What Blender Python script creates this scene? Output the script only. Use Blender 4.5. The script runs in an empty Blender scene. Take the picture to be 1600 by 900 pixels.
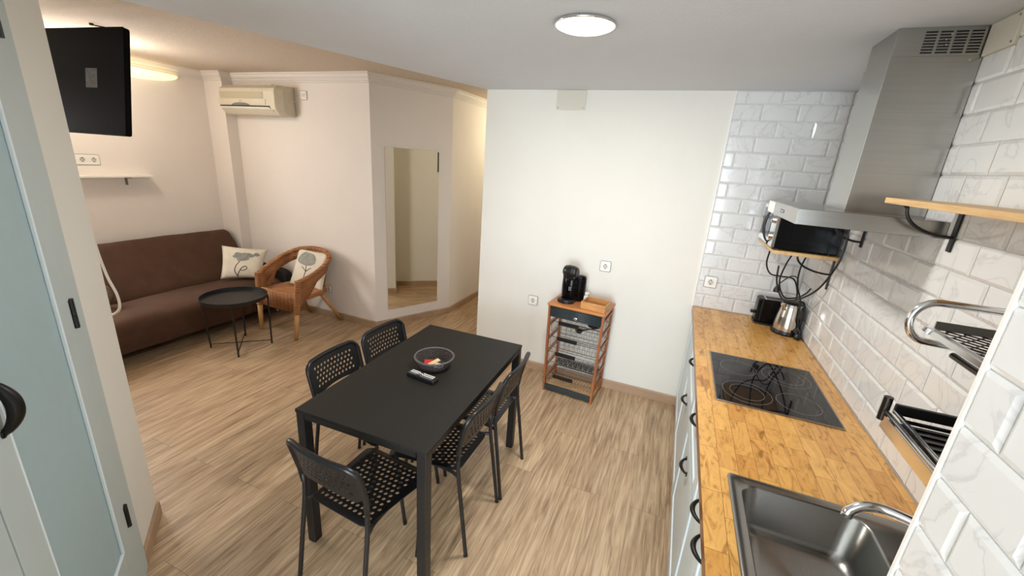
import bpy, math, random
from mathutils import Vector, Matrix
random.seed(7)
PI = math.pi
sc = bpy.context.scene
COL = sc.collection

# ---------------------------------------------------------------- camera, world, lights, exposure
cam_d = bpy.data.cameras.new('camera')
cam = bpy.data.objects.new('camera', cam_d); COL.objects.link(cam)
Rr = (0.9233731, 0.37803873, 0.06684938); Ru = (-0.17084508, 0.24870476, 0.95339284); Rf = (-0.34379366, 0.89175818, -0.29423334)
cam.matrix_world = Matrix(((Rr[0], Ru[0], -Rf[0], -0.2185), (Rr[1], Ru[1], -Rf[1], -3.3227), (Rr[2], Ru[2], -Rf[2], 1.8395), (0, 0, 0, 1)))
cam_d.sensor_width = 36; cam_d.lens = 642.81 / 1600 * 36; cam_d.clip_start = 0.02
sc.camera = cam
sc.view_settings.view_transform = 'Standard'; sc.view_settings.look = 'None'
sc.view_settings.gamma = 1; sc.view_settings.exposure = 0.88; sc.view_settings.use_curve_mapping = False
w = bpy.data.worlds.new('world'); sc.world = w; w.use_nodes = True
w.node_tree.nodes['Background'].inputs[0].default_value = (0.75, 0.86, 1, 1)
w.node_tree.nodes['Background'].inputs[1].default_value = 0.6
sc.cycles.max_bounces = 8; sc.cycles.diffuse_bounces = 5; sc.cycles.glossy_bounces = 5
sc.cycles.caustics_reflective = False; sc.cycles.caustics_refractive = False
sc.cycles.sample_clamp_indirect = 6

def area(name, loc, direction, sx, sy, power, col):
    d = bpy.data.lights.new(name, 'AREA'); d.shape = 'RECTANGLE'; d.size = sx; d.size_y = sy
    d.energy = power; d.color = col
    o = bpy.data.objects.new(name, d); COL.objects.link(o); o.location = loc
    o.rotation_euler = Vector(direction).to_track_quat('-Z', 'Y').to_euler()
    return o
def point(name, loc, power, col, r=0.08):
    d = bpy.data.lights.new(name, 'POINT'); d.energy = power; d.color = col; d.shadow_soft_size = r
    o = bpy.data.objects.new(name, d); COL.objects.link(o); o.location = loc
    return o
area('daylight_window', (-0.25, -6.33, 1.2), (0.0, 1, 0.0), 1.75, 2.2, 120, (0.80, 0.91, 1.0))
kl = area('kitchen_lamp_light', (-0.693, -1.487, 2.345), (0, 0, -1), 0.2, 0.2, 15, (1.0, 0.96, 0.91)); kl.data.shape = 'DISK'
point('living_lamp_light', (-4.5, -1.25, 2.36), 8.5, (1.0, 0.88, 0.75), 0.12)
area('living_fill_light', (-5.33, -1.95, 1.55), (1, 0.25, -0.05), 0.72, 1.2, 27, (1.0, 0.955, 0.92))  # added fill that brightens the living room from out of view
point('hall_lamp_light', (-2.05, 1.9, 2.2), 8, (1.0, 0.88, 0.62), 0.08)

# ---------------------------------------------------------------- materials
MATS = {}
def newmat(name):
    m = bpy.data.materials.new(name); m.use_nodes = True
    MATS[name] = m
    nt = m.node_tree; b = nt.nodes['Principled BSDF']
    return m, nt, b
def N(nt, typ, **kw):
    n = nt.nodes.new(typ)
    for k, v in kw.items():
        if k in n.inputs.keys() if isinstance(k, str) else False: n.inputs[k].default_value = v
        else: setattr(n, k, v)
    return n
def srgb(r, g, b):
    f = lambda c: ((c / 255 + 0.055) / 1.055) ** 2.4 if c > 10.3 else c / 255 / 12.92
    return (f(r), f(g), f(b), 1)
def ramp(nt, fac, stops):
    r = nt.nodes.new('ShaderNodeValToRGB'); e = r.color_ramp.elements
    while len(e) < len(stops): e.new(0.5)
    for el, (p, c) in zip(e, stops): el.position = p; el.color = c
    nt.links.new(fac, r.inputs[0]); return r.outputs[0]
def coords(nt, scale=(1, 1, 1), rot=(0, 0, 0), kind='Object'):
    t = nt.nodes.new('ShaderNodeTexCoord'); mp = nt.nodes.new('ShaderNodeMapping')
    mp.inputs['Scale'].default_value = scale; mp.inputs['Rotation'].default_value = rot
    nt.links.new(t.outputs[kind], mp.inputs[0]); return mp.outputs[0]
def noise(nt, vec, scale, detail=3, dist=0, rough=0.5):
    n = nt.nodes.new('ShaderNodeTexNoise'); n.inputs['Scale'].default_value = scale
    n.inputs['Detail'].default_value = detail; n.inputs['Distortion'].default_value = dist; n.inputs['Roughness'].default_value = rough
    nt.links.new(vec, n.inputs['Vector']); return n.outputs[0]
def bump(nt, b, h, strength, dist=0.01):
    n = nt.nodes.new('ShaderNodeBump'); n.inputs['Strength'].default_value = strength; n.inputs['Distance'].default_value = dist
    nt.links.new(h, n.inputs['Height']); nt.links.new(n.outputs[0], b.inputs['Normal'])
def mix(nt, fac, a, bb, mode='MIX'):
    n = nt.nodes.new('ShaderNodeMix'); n.data_type = 'RGBA'; n.blend_type = mode
    for s, v in ((0, fac), (6, a), (7, bb)):
        if isinstance(v, (int, float, tuple)): n.inputs[s].default_value = v
        else: nt.links.new(v, n.inputs[s])
    return n.outputs[2]
def plain(name, rgb, rough=0.5, metal=0, var=0.0, vscale=20, bmp=0, bscale=200, coat=0, spec=0.5):
    m, nt, b = newmat(name)
    c = srgb(*rgb)
    b.inputs['Roughness'].default_value = rough; b.inputs['Metallic'].default_value = metal
    b.inputs['Coat Weight'].default_value = coat; b.inputs['Specular IOR Level'].default_value = spec
    v = coords(nt)
    n1 = noise(nt, v, vscale)
    lo = tuple(x * (1 - var) for x in c[:3]) + (1,); hi = tuple(min(1, x * (1 + var)) for x in c[:3]) + (1,)
    nt.links.new(ramp(nt, n1, [(0.3, lo), (0.7, hi)]), b.inputs['Base Color'])
    if bmp: bump(nt, b, noise(nt, v, bscale, 2), bmp, 0.004)
    return m
plain('wall_paint', (225, 222, 214), 0.75, var=0.012, vscale=3, bmp=0.12, bscale=90)
plain('living_paint', (232, 225, 219), 0.8, var=0.012, vscale=3, bmp=0.15, bscale=80)
plain('ceiling_paint', (214, 218, 223), 0.9, var=0.01, vscale=6, bmp=0.3, bscale=140)
plain('living_ceiling_paint', (206, 191, 174), 0.95, var=0.05, vscale=60, bmp=0.6, bscale=110)
plain('crown_plaster', (226, 220, 214), 0.6)
plain('black_metal', (20, 19, 20), 0.42, var=0.05)
plain('black_table', (28, 26, 23), 0.55, spec=0.3, var=0.04, vscale=6, bmp=0.05, bscale=400)
plain('black_plastic', (19, 19, 21), 0.35, var=0.05)
plain('gloss_black', (8, 8, 10), 0.16, spec=0.16)
plain('dark_plastic', (12, 14, 18), 0.3)
plain('tv_black', (9, 10, 13), 0.6, spec=0.06)
plain('white_plastic', (236, 234, 228), 0.35)
plain('cream_plastic', (208, 200, 180), 0.45, var=0.03)
plain('cream_shade', (184, 175, 150), 0.6)
plain('cream_plate', (208, 204, 190), 0.6)
plain('grey_door', (160, 182, 187), 0.5, var=0.015, bmp=0.08, bscale=250)
plain('grey_frame', (182, 193, 193), 0.5, var=0.012, bmp=0.08, bscale=250)
plain('cabinet_paint', (196, 206, 208), 0.4, var=0.01)
plain('cabinet_groove', (222, 230, 234), 0.4)
plain('sofa_cover', (78, 53, 38), 0.95, var=0.12, vscale=9, bmp=0.5, bscale=260)
plain('dark_fabric', (20, 16, 15), 0.9)
plain('chrome', (225, 225, 225), 0.12, 1)
plain('wire_chrome', (200, 200, 202), 0.22, 1)
plain('blackened_steel', (70, 68, 66), 0.28, 1, var=0.1)
plain('rack_steel', (150, 147, 142), 0.38, 1, var=0.08)
plain('grey_plastic', (120, 118, 115), 0.5)
plain('red_packet', (196, 50, 42), 0.5); plain('beige_packet', (222, 190, 140), 0.6); plain('white_packet', (238, 238, 234), 0.6)
plain('tambour', (38, 48, 52), 0.5)
plain('basket_weave', (58, 48, 47), 0.6, var=0.2, vscale=60)
plain('basket_rim', (84, 78, 76), 0.6)
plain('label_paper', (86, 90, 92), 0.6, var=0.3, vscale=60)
plain('dark_slot', (12, 12, 12), 0.8)
plain('grout', (205, 204, 200), 0.9)
plain('plant_green', (92, 130, 60), 0.7, var=0.4, vscale=70)
plain('fur', (120, 104, 92), 0.95, var=0.35, vscale=30, bmp=0.8, bscale=120)
plain('flower_grey', (150, 152, 146), 0.9, var=0.2, vscale=30)
plain('flower_stem', (60, 44, 38), 0.9)
plain('light_wood', (205, 165, 112), 0.5, var=0.1, vscale=12)
plain('cushion_cloth', (226, 219, 202), 0.95, var=0.05, vscale=14, bmp=0.3, bscale=300)
plain('pull_metal', (30, 28, 27), 0.4, 0.6)

def wood(name, c1, c2, axis=1, scale=14, stretch=9, rough=0.45, bmp=0.1):
    m, nt, b = newmat(name)
    s = [scale * stretch / 3] * 3; s[axis] = scale / 3
    v = coords(nt, tuple(s))
    n1 = noise(nt, v, 1.0, 5, 0.6, 0.6)
    nt.links.new(ramp(nt, n1, [(0.3, srgb(*c1)), (0.7, srgb(*c2))]), b.inputs['Base Color'])
    b.inputs['Roughness'].default_value = rough; bump(nt, b, n1, bmp, 0.003); return m
wood('trolley_wood', (134, 74, 40), (172, 106, 62), 2)
wood('trolley_top_wood', (168, 104, 58), (198, 136, 80), 0)
wood('box_wood', (178, 124, 72), (206, 156, 100), 0)
wood('shelf_wood', (196, 156, 104), (222, 186, 132), 1)
wood('skirting_wood', (156, 128, 102), (182, 154, 126), 0, 5, 3, 0.5, 0.03)
wood('pole_wood', (176, 128, 76), (206, 160, 104), 2)

# laminate floor: planks along y
m, nt, b = newmat('floor_laminate')
v = coords(nt, rot=(0, 0, PI / 2))
br = nt.nodes.new('ShaderNodeTexBrick'); nt.links.new(v, br.inputs['Vector'])
br.inputs['Scale'].default_value = 1; br.inputs['Brick Width'].default_value = 1.28; br.inputs['Row Height'].default_value = 0.192
br.inputs['Mortar Size'].default_value = 0.0009; br.inputs['Mortar Smooth'].default_value = 0.1; br.offset = 0.37
br.inputs['Color1'].default_value = (0.25, 0.25, 0.25, 1); br.inputs['Color2'].default_value = (0.75, 0.75, 0.75, 1); br.inputs['Mortar'].default_value = (0.5, 0.5, 0.5, 1)
v2 = coords(nt, (16, 1.1, 1))
add = nt.nodes.new('ShaderNodeVectorMath'); add.operation = 'MULTIPLY_ADD'
nt.links.new(br.outputs['Color'], add.inputs[0]); add.inputs[1].default_value = (30, 17, 5); nt.links.new(v2, add.inputs[2])
g1 = noise(nt, add.outputs[0], 1.6, 6, 1.6, 0.62)
v3 = coords(nt, (90, 4, 1)); g2 = noise(nt, v3, 1.0, 3, 0.4, 0.6)
c1 = ramp(nt, g1, [(0.27, srgb(130, 102, 76)), (0.45, srgb(182, 154, 122)), (0.60, srgb(203, 176, 143)), (0.8, srgb(222, 199, 168))])
c2 = ramp(nt, g2, [(0.3, (0.62, 0.59, 0.56, 1)), (0.62, (1.07, 1.07, 1.07, 1))])
cc = mix(nt, 0.8, c1, c2, 'MULTIPLY')
tint = ramp(nt, br.outputs['Color'], [(0.2, (0.84, 0.83, 0.82, 1)), (0.8, (1.02, 1.01, 1.0, 1))])
cc = mix(nt, 1.0, cc, tint, 'MULTIPLY')
cc = mix(nt, br.outputs['Fac'], cc, srgb(112, 88, 66))
nt.links.new(cc, b.inputs['Base Color']); b.inputs['Roughness'].default_value = 0.42
bump(nt, b, g2, 0.12, 0.002)

# butcher block: staves along y
m, nt, b = newmat('butcher_block')
v = coords(nt, rot=(0, 0, PI / 2))
br = nt.nodes.new('ShaderNodeTexBrick'); nt.links.new(v, br.inputs['Vector'])
br.inputs['Scale'].default_value = 1; br.inputs['Brick Width'].default_value = 0.24; br.inputs['Row Height'].default_value = 0.062
br.inputs['Mortar Size'].default_value = 0.0007; br.inputs['Mortar Smooth'].default_value = 0.2; br.offset = 0.43
br.inputs['Color1'].default_value = (0, 0, 0, 1); br.inputs['Color2'].default_value = (1, 1, 1, 1); br.inputs['Mortar'].default_value = (0.4, 0.4, 0.4, 1)
v2 = coords(nt, (15, 4.5, 8))
add = nt.nodes.new('ShaderNodeVectorMath'); add.operation = 'MULTIPLY_ADD'
nt.links.new(br.outputs['Color'], add.inputs[0]); add.inputs[1].default_value = (19, 27, 5); nt.links.new(v2, add.inputs[2])
g1 = noise(nt, add.outputs[0], 2.0, 6, 1.4, 0.62)
stv = ramp(nt, br.outputs['Color'], [(0.0, srgb(208, 154, 84)), (0.35, srgb(222, 172, 96)), (0.7, srgb(230, 182, 108)), (1.0, srgb(214, 162, 92))])
gr = ramp(nt, g1, [(0.32, (0.40, 0.30, 0.20, 1)), (0.46, (0.88, 0.81, 0.72, 1)), (0.7, (1.08, 1.06, 1.02, 1))])
cc = mix(nt, 0.9, stv, gr, 'MULTIPLY')
nz = noise(nt, coords(nt, (30, 8, 1)), 1.2, 3, 2.0, 0.7)
kn = ramp(nt, nz, [(0.70, (1, 1, 1, 1)), (0.78, (0.45, 0.3, 0.2, 1))])
cc = mix(nt, 0.7, cc, kn, 'MULTIPLY')
cc = mix(nt, br.outputs['Fac'], cc, srgb(120, 72, 32))
nt.links.new(cc, b.inputs['Base Color']); b.inputs['Roughness'].default_value = 0.3; b.inputs['Coat Weight'].default_value = 0.15
bump(nt, b, g1, 0.05, 0.002)

# marble-look glazed tile
m, nt, b = newmat('marble_tile')
geo = nt.nodes.new('ShaderNodeNewGeometry')
t = nt.nodes.new('ShaderNodeTexCoord')
add = nt.nodes.new('ShaderNodeVectorMath'); add.operation = 'MULTIPLY_ADD'
nt.links.new(geo.outputs['Random Per Island'], add.inputs[0]); add.inputs[1].default_value = (7, 11, 13); nt.links.new(t.outputs['Object'], add.inputs[2])
nn = nt.nodes.new('ShaderNodeTexNoise'); nn.inputs['Scale'].default_value = 5.0; nn.inputs['Detail'].default_value = 5; nn.inputs['Distortion'].default_value = 1.5
nt.links.new(add.outputs[0], nn.inputs['Vector'])
cv = ramp(nt, nn.outputs[0], [(0.47, srgb(221, 222, 221)), (0.499, srgb(206, 206, 207)), (0.52, srgb(219, 220, 219)), (0.8, srgb(224, 225, 224))])
nt.links.new(cv, b.inputs['Base Color']); b.inputs['Roughness'].default_value = 0.12

# brushed stainless
def brushed(name, col, rough, axis, strength=0.06):
    m, nt, b = newmat(name)
    s = [160, 160, 160]; s[axis] = 2
    n1 = noise(nt, coords(nt, tuple(s)), 1.0, 3)
    nt.links.new(ramp(nt, n1, [(0.3, tuple(x * 0.92 for x in srgb(*col)[:3]) + (1,)), (0.7, srgb(*col))]), b.inputs['Base Color'])
    b.inputs['Metallic'].default_value = 1; b.inputs['Roughness'].default_value = rough
    bump(nt, b, n1, strength, 0.001); return m
brushed('hood_steel', (182, 181, 177), 0.26, 0)
brushed('sink_steel', (158, 157, 154), 0.27, 1)
brushed('kettle_steel', (205, 200, 192), 0.14, 2, 0.02)
m, nt, b = newmat('mirror_glass'); b.inputs['Metallic'].default_value = 1; b.inputs['Roughness'].default_value = 0.01
n1 = noise(nt, coords(nt), 4); nt.links.new(ramp(nt, n1, [(0, (0.86, 0.87, 0.82, 1)), (1, (0.89, 0.90, 0.85, 1))]), b.inputs['Base Color'])
m, nt, b = newmat('hob_glass')
n1 = noise(nt, coords(nt), 8); nt.links.new(ramp(nt, n1, [(0, (0.006, 0.006, 0.007, 1)), (1, (0.009, 0.009, 0.01, 1))]), b.inputs['Base Color'])
b.inputs['Roughness'].default_value = 0.03
m, nt, b = newmat('window_pane'); b.inputs['Transmission Weight'].default_value = 1; b.inputs['Roughness'].default_value = 0; b.inputs['IOR'].default_value = 1.01
# wicker: over-under weave
def wick(name, c1, c2, sx, rough=0.6, strength=0.9):
    m, nt, b = newmat(name)
    v = coords(nt)
    w1 = nt.nodes.new('ShaderNodeTexWave'); w1.inputs['Scale'].default_value = sx; w1.bands_direction = 'Z'; w1.inputs['Distortion'].default_value = 1.2; w1.inputs['Detail Scale'].default_value = 3
    w2 = nt.nodes.new('ShaderNodeTexWave'); w2.inputs['Scale'].default_value = sx * 0.45; w2.bands_direction = 'X'; w2.inputs['Distortion'].default_value = 0.8
    nt.links.new(v, w1.inputs[0]); nt.links.new(v, w2.inputs[0])
    h = mix(nt, 0.45, w1.outputs[0], w2.outputs[0])
    n1 = noise(nt, v, 12, 3)
    c = mix(nt, n1, srgb(*c1), srgb(*c2))
    c = mix(nt, 0.75, c, ramp(nt, h, [(0.1, (0.35, 0.3, 0.26, 1)), (0.6, (1, 1, 1, 1))]), 'MULTIPLY')
    nt.links.new(c, b.inputs['Base Color']); b.inputs['Roughness'].default_value = rough; bump(nt, b, h, strength, 0.006); return m
wick('wicker', (140, 88, 50), (192, 134, 84), 15)
def emis(name, col, st, rough=0.4):
    m, nt, b = newmat(name); b.inputs['Base Color'].default_value = (0.9, 0.88, 0.8, 1)
    n1 = noise(nt, coords(nt), 5)
    nt.links.new(ramp(nt, n1, [(0, tuple(x * 0.97 for x in col) + (1,)), (1, col + (1,))]), b.inputs['Emission Color'])
    b.inputs['Emission Strength'].default_value = st; b.inputs['Roughness'].default_value = rough; return m
emis('lamp_glass', (1.0, 0.86, 0.55), 1.6)
emis('warm_lamp_glass', (1.0, 0.84, 0.50), 2.2)
emis('wall_lamp_glass', (1.0, 0.80, 0.42), 0.55)

# ---------------------------------------------------------------- mesh helpers
class MB:
    def __init__(s): s.v = []; s.f = []
    def add(s, vs, fs):
        k = len(s.v); s.v += [tuple(p) for p in vs]; s.f += [tuple(i + k for i in f) for f in fs]; return s
    def box(s, x0, y0, z0, x1, y1, z1, M=None):
        vs = [Vector((x, y, z)) for z in (z0, z1) for x, y in ((x0, y0), (x1, y0), (x1, y1), (x0, y1))]
        if M: vs = [M @ p for p in vs]
        return s.add(vs, [(3, 2, 1, 0), (4, 5, 6, 7), (0, 1, 5, 4), (1, 2, 6, 5), (2, 3, 7, 6), (3, 0, 4, 7)])
    def prism(s, poly, z0, z1):
        n = len(poly); vs = [(x, y, z0) for x, y in poly] + [(x, y, z1) for x, y in poly]
        return s.add(vs, [tuple(range(n - 1, -1, -1)), tuple(range(n, 2 * n))] + [(i, (i + 1) % n, n + (i + 1) % n, n + i) for i in range(n)])
    def hexa(s, b4, t4):
        return s.add(list(b4) + list(t4), [(3, 2, 1, 0), (4, 5, 6, 7), (0, 1, 5, 4), (1, 2, 6, 5), (2, 3, 7, 6), (3, 0, 4, 7)])
    def tube(s, pts, r, seg=8, closed=False, flat=1.0, up=None):
        pts = [Vector(p) for p in pts]; n = len(pts); rings = []
        prev = None
        for i, p in enumerate(pts):
            if closed: d = pts[(i + 1) % n] - pts[i - 1]
            else: d = pts[min(i + 1, n - 1)] - pts[max(i - 1, 0)]
            d.normalize()
            if up is not None: a = Vector(up)
            elif prev is None: a = Vector((0, 0, 1)) if abs(d.z) < 0.9 else Vector((1, 0, 0))
            else: a = prev
            a = (a - d * a.dot(d));
            if a.length < 1e-6: a = Vector((1, 0, 0)) - d * d.x
            a.normalize(); prev = a; bb = d.cross(a)
            rr = r[i] if isinstance(r, (list, tuple)) else r
            rings.append([p + a * (math.cos(t) * rr * flat) + bb * (math.sin(t) * rr) for t in (2 * PI * k / seg for k in range(seg))])
        k0 = len(s.v)
        for rg in rings: s.v += [tuple(q) for q in rg]
        m = n if closed else n - 1
        for i in range(m):
            j = (i + 1) % n
            for k in range(seg):
                l = (k + 1) % seg
                s.f.append((k0 + i * seg + k, k0 + i * seg + l, k0 + j * seg + l, k0 + j * seg + k))
        if not closed:
            s.f.append(tuple(k0 + k for k in range(seg - 1, -1, -1))); s.f.append(tuple(k0 + (n - 1) * seg + k for k in range(seg)))
        return s
    def lathe(s, prof, c=(0, 0, 0), seg=32, M=None, cap=True, sx=1, sy=1):
        vs = []; fs = []; n = len(prof)
        for r, z in prof:
            for k in range(seg):
                t = 2 * PI * k / seg; p = Vector((c[0] + r * math.cos(t) * sx, c[1] + r * math.sin(t) * sy, c[2] + z))
                vs.append(M @ p if M else p)
        for i in range(n - 1):
            for k in range(seg):
                l = (k + 1) % seg; fs.append((i * seg + k, i * seg + l, (i + 1) * seg + l, (i + 1) * seg + k))
        if cap:
            fs.append(tuple(range(seg - 1, -1, -1))); fs.append(tuple((n - 1) * seg + k for k in range(seg)))
        return s.add(vs, fs)
    def sweep(s, path, prof, closed=False):
        # path: 2D points, room on the right-hand side; prof: (offset into the room, z)
        n = len(path); m = len(prof); base = len(s.v)
        P = [Vector(p) for p in path]
        for i in range(n):
            d1 = (P[i] - P[i - 1]).normalized() if i > 0 else (P[1] - P[0]).normalized()
            d2 = (P[i + 1] - P[i]).normalized() if i < n - 1 else d1
            n1 = Vector((d1.y, -d1.x)); n2 = Vector((d2.y, -d2.x)); b = (n1 + n2); b /= (1 + n1.dot(n2))
            for o, z in prof: s.v.append((P[i].x + b.x * o, P[i].y + b.y * o, z))
        for i in range(n - 1):
            for k in range(m):
                l = (k + 1) % m
                s.f.append((base + i * m + k, base + i * m + l, base + (i + 1) * m + l, base + (i + 1) * m + k))
        s.f.append(tuple(base + k for k in range(m))); s.f.append(tuple(base + (n - 1) * m + k for k in range(m - 1, -1, -1)))
        return s
    def rbox(s, x0, y0, z0, x1, y1, z1, r, M=None, seg=5):
        # box with rounded vertical edges
        pts = []
        for cx, cy, a0 in ((x1 - r, y1 - r, 0), (x0 + r, y1 - r, PI / 2), (x0 + r, y0 + r, PI), (x1 - r, y0 + r, 1.5 * PI)):
            for k in range(seg + 1):
                t = a0 + PI / 2 * k / seg; pts.append((cx + r * math.cos(t), cy + r * math.sin(t)))
        n = len(pts); vs = [Vector((x, y, z0)) for x, y in pts] + [Vector((x, y, z1)) for x, y in pts]
        if M: vs = [M @ p for p in vs]
        return s.add(vs, [tuple(range(n - 1, -1, -1)), tuple(range(n, 2 * n))] + [(i, (i + 1) % n, n + (i + 1) % n, n + i) for i in range(n)])
def bez(pts, n=10):
    # Catmull-Rom through the points
    P = [Vector(p) for p in pts]; out = []
    for i in range(len(P) - 1):
        p0 = P[max(i - 1, 0)]; p1 = P[i]; p2 = P[i + 1]; p3 = P[min(i + 2, len(P) - 1)]
        for k in range(n):
            t = k / n
            out.append(0.5 * ((2 * p1) + (p2 - p0) * t + (2 * p0 - 5 * p1 + 4 * p2 - p3) * t * t + (3 * p1 - p0 - 3 * p2 + p3) * t ** 3))
    out.append(P[-1]); return out
def rootM(o):
    M = o.matrix_basis.copy() if o.parent is None else o.parent.matrix_basis.copy() @ o.matrix_basis
    return M
def obj(name, mb, mat, parent=None, bevel=0, smooth=False, local=False, bseg=2, sub=0):
    me = bpy.data.meshes.new(name)
    vs = mb.v
    if parent is not None and not local:
        top = parent
        while top.parent is not None: top = top.parent
        Mi = top.matrix_basis.inverted(); vs = [tuple(Mi @ Vector(p)) for p in vs]
    me.from_pydata(vs, [], mb.f); me.validate(); me.update()
    me.materials.append(MATS[mat])
    o = bpy.data.objects.new(name, me); COL.objects.link(o)
    if parent is not None: o.parent = parent
    if smooth:
        for p in me.polygons: p.use_smooth = True
    if bevel:
        md = o.modifiers.new('bevel', 'BEVEL'); md.width = bevel; md.segments = bseg; md.limit_method = 'ANGLE'; md.angle_limit = math.radians(40)
    if sub:
        md = o.modifiers.new('subdivision', 'SUBSURF'); md.levels = sub; md.render_levels = sub
    return o
def fixn(o):
    import bmesh
    bm = bmesh.new(); bm.from_mesh(o.data); bmesh.ops.recalc_face_normals(bm, faces=bm.faces); bm.to_mesh(o.data); bm.free(); return o
def tag(o, label, cat, group=None):
    o['label'] = label; o['category'] = cat
    if group: o['group'] = group
    return o
def thing(name, label, cat, loc=(0, 0, 0), rz=0, group=None):
    o = bpy.data.objects.new(name, None); COL.objects.link(o); o.empty_display_size = 0.05
    o.matrix_basis = Matrix.Translation(loc) @ Matrix.Rotation(rz, 4, 'Z')
    return tag(o, label, cat, group)
def struct(name, mb, mat, parent=None, label=None, **kw):
    o = fixn(obj(name, mb, mat, parent, **kw))
    if parent is None: o['kind'] = 'structure'
    return o
def copy_tree(o, parent=None):
    c = o.copy(); COL.objects.link(c)
    if parent is not None: c.parent = parent
    for ch in list(o.children): copy_tree(ch, c)
    return c

# ---------------------------------------------------------------- room shell
H = 2.383; H2 = 2.523; XR = 0.648
K = Vector((-2.409, -2.418)); U = Vector((0.794, -0.608)); NN = Vector((0.608, 0.794))
def on(s, off=0.0): p = K + U * s + NN * off; return (p.x, p.y)
Wend = on(1.46)
struct('floor', MB().box(-5.4, -6.5, -0.06, 0.9, 3.3, 0), 'floor_laminate')
struct('ceiling', MB().prism([(-1.835, 0), (0.85, 0), (0.85, -6.4), (-4.12, -6.4)], H, H2 - 0.001), 'ceiling_paint')
struct('ceiling_living', MB().box(-5.4, -6.5, H2, 0.9, 3.3, H2 + 0.08), 'living_ceiling_paint')
struct('wall_back', MB().box(-1.835, 0, 0, 0.85, 0.19, H2), 'wall_paint')
struct('wall_right', MB().box(XR + 0.012, -6.3, 0, 0.85, 0, H2), 'wall_paint')
struct('wall_recess', MB().box(-1.48, 0.19, 0, -1.36, 3.1, H2), 'wall_paint')
struct('wall_hall_end', MB().box(-2.76, 3.0, 0, -1.48, 3.12, H2), 'wall_paint')
struct('wall_living', MB().prism([(-5.3, 0.02), (-3.055, 0.02), (-2.64, 0.84), (-2.64, 3.0), (-2.76, 3.0), (-2.76, 0.9), (-3.11, 0.14), (-5.3, 0.14)], 0, H2), 'living_paint')
struct('wall_left', MB().box(-5.3, -1.58, 0, -5.15, 0.02, H2).box(-5.3, -2.42, 0, -5.15, -2.32, H2).box(-5.3, -2.32, 0, -5.15, -1.58, 0.95).box(-5.3, -2.32, 2.15, -5.15, -1.58, H2), 'living_paint')  # opening added in the unseen part for the living room fill
w2 = MB()
for a in ((-2.32, 0.95, -2.28, 2.15), (-1.62, 0.95, -1.58, 2.15), (-2.28, 0.95, -1.62, 0.99), (-2.28, 2.11, -1.62, 2.15), (-1.965, 0.99, -1.935, 2.11)): w2.box(-5.26, a[0], a[1], -5.21, a[2], a[3])
struct('added_window', w2, 'white_plastic')  # unseen window frame, added around the living room fill light
struct('wall_pilaster', MB().box(-5.15, -0.10, 0, -4.87, 0.02, H2), 'living_paint')
struct('wall_entry', MB().prism([tuple(K), Wend, (-1.62, -3.45), (-1.62, -6.3), (-5.3, -6.3), (-5.3, -2.42), (-2.42, -2.42)], 0, H2), 'wall_paint')
# rear wall with the glazed balcony door that lets the daylight in
rw = MB(); rw.box(-1.6, -6.3, 0, -1.12, -6.2, H).box(0.60, -6.3, 0, XR + 0.012, -6.2, H).box(-1.12, -6.3, 2.3, 0.60, -6.2, H).box(-1.12, -6.3, 0, 0.60, -6.2, 0.05)
struct('wall_rear', rw, 'wall_paint')
wf = MB()
for a in ((-1.12, 0.05, -1.06, 2.3), (0.54, 0.05, 0.60, 2.3), (-1.06, 2.24, 0.54, 2.3), (-1.06, 0.05, 0.54, 0.11), (-0.29, 0.11, -0.23, 2.24)):
    wf.box(a[0], -6.28, a[1], a[2], -6.22, a[3])
win = struct('window_1', wf, 'white_plastic')
# tiled cladding as real bevelled tiles
TH, TW = 0.1025, 0.2065
def tiles(mb, u0, u1, z0, z1, f, off=0.0, zbase=None, g=0.0012, bev=0.011, d=0.007):
    zb = z0 if zbase is None else zbase; r = math.floor((z0 - zb) / TH)
    while zb + r * TH < z1 - 1e-4:
        a, b2 = max(z0, zb + r * TH), min(z1, zb + (r + 1) * TH)
        sh = off + (0 if r % 2 == 0 else TW / 2); c = math.floor((u0 - sh) / TW)
        while sh + c * TW < u1 - 1e-4:
            p, q = max(u0, sh + c * TW), min(u1, sh + (c + 1) * TW)
            if q - p > 0.012 and b2 - a > 0.012:
                bu = min(bev, (q - p) * 0.3); bz = min(bev, (b2 - a) * 0.3)
                o = [(p + g, a + g), (q - g, a + g), (q - g, b2 - g), (p + g, b2 - g)]
                i = [(p + bu, a + bz), (q - bu, a + bz), (q - bu, b2 - bz), (p + bu, b2 - bz)]
                vs = [f(x, z, 0.0) for x, z in o] + [f(x, z, 0.0025) for x, z in o] + [f(x, z, d) for x, z in i]
                mb.add(vs, [(0, 1, 5, 4), (1, 2, 6, 5), (2, 3, 7, 6), (3, 0, 4, 7), (4, 5, 9, 8), (5, 6, 10, 9), (6, 7, 11, 10), (7, 4, 8, 11), (8, 9, 10, 11)])
            c += 1
        r += 1
ZC = 0.87
t1 = MB(); tiles(t1, 0.0, XR, ZC, H, lambda u, z, d: (u, -0.004 - d, z), off=0.068 - TW)
wt = struct('wall_back_tiling', MB().box(0.0, -0.004, ZC, XR, 0, H), 'grout')
o = obj('tile_cladding', t1, 'marble_tile', wt); fixn(o)
t2 = MB(); tiles(t2, -2.5, -0.004, ZC, H, lambda u, z, d: (XR + 0.008 - d, u, z), off=-0.075)
wt = struct('wall_right_tiling', MB().box(XR + 0.008, -2.5, ZC, XR + 0.012, 0, H), 'grout')
o = obj('tile_cladding', t2, 'marble_tile', wt); fixn(o)
pl = struct('wall_pillar', MB().box(0.27, -3.45, 0, XR + 0.012, -2.5, H), 'grout')
t3 = MB(); tiles(t3, -3.45, -2.5, 0.0, H, lambda u, z, d: (0.27 - d, u, z), off=-2.587, zbase=0.045)
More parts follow.
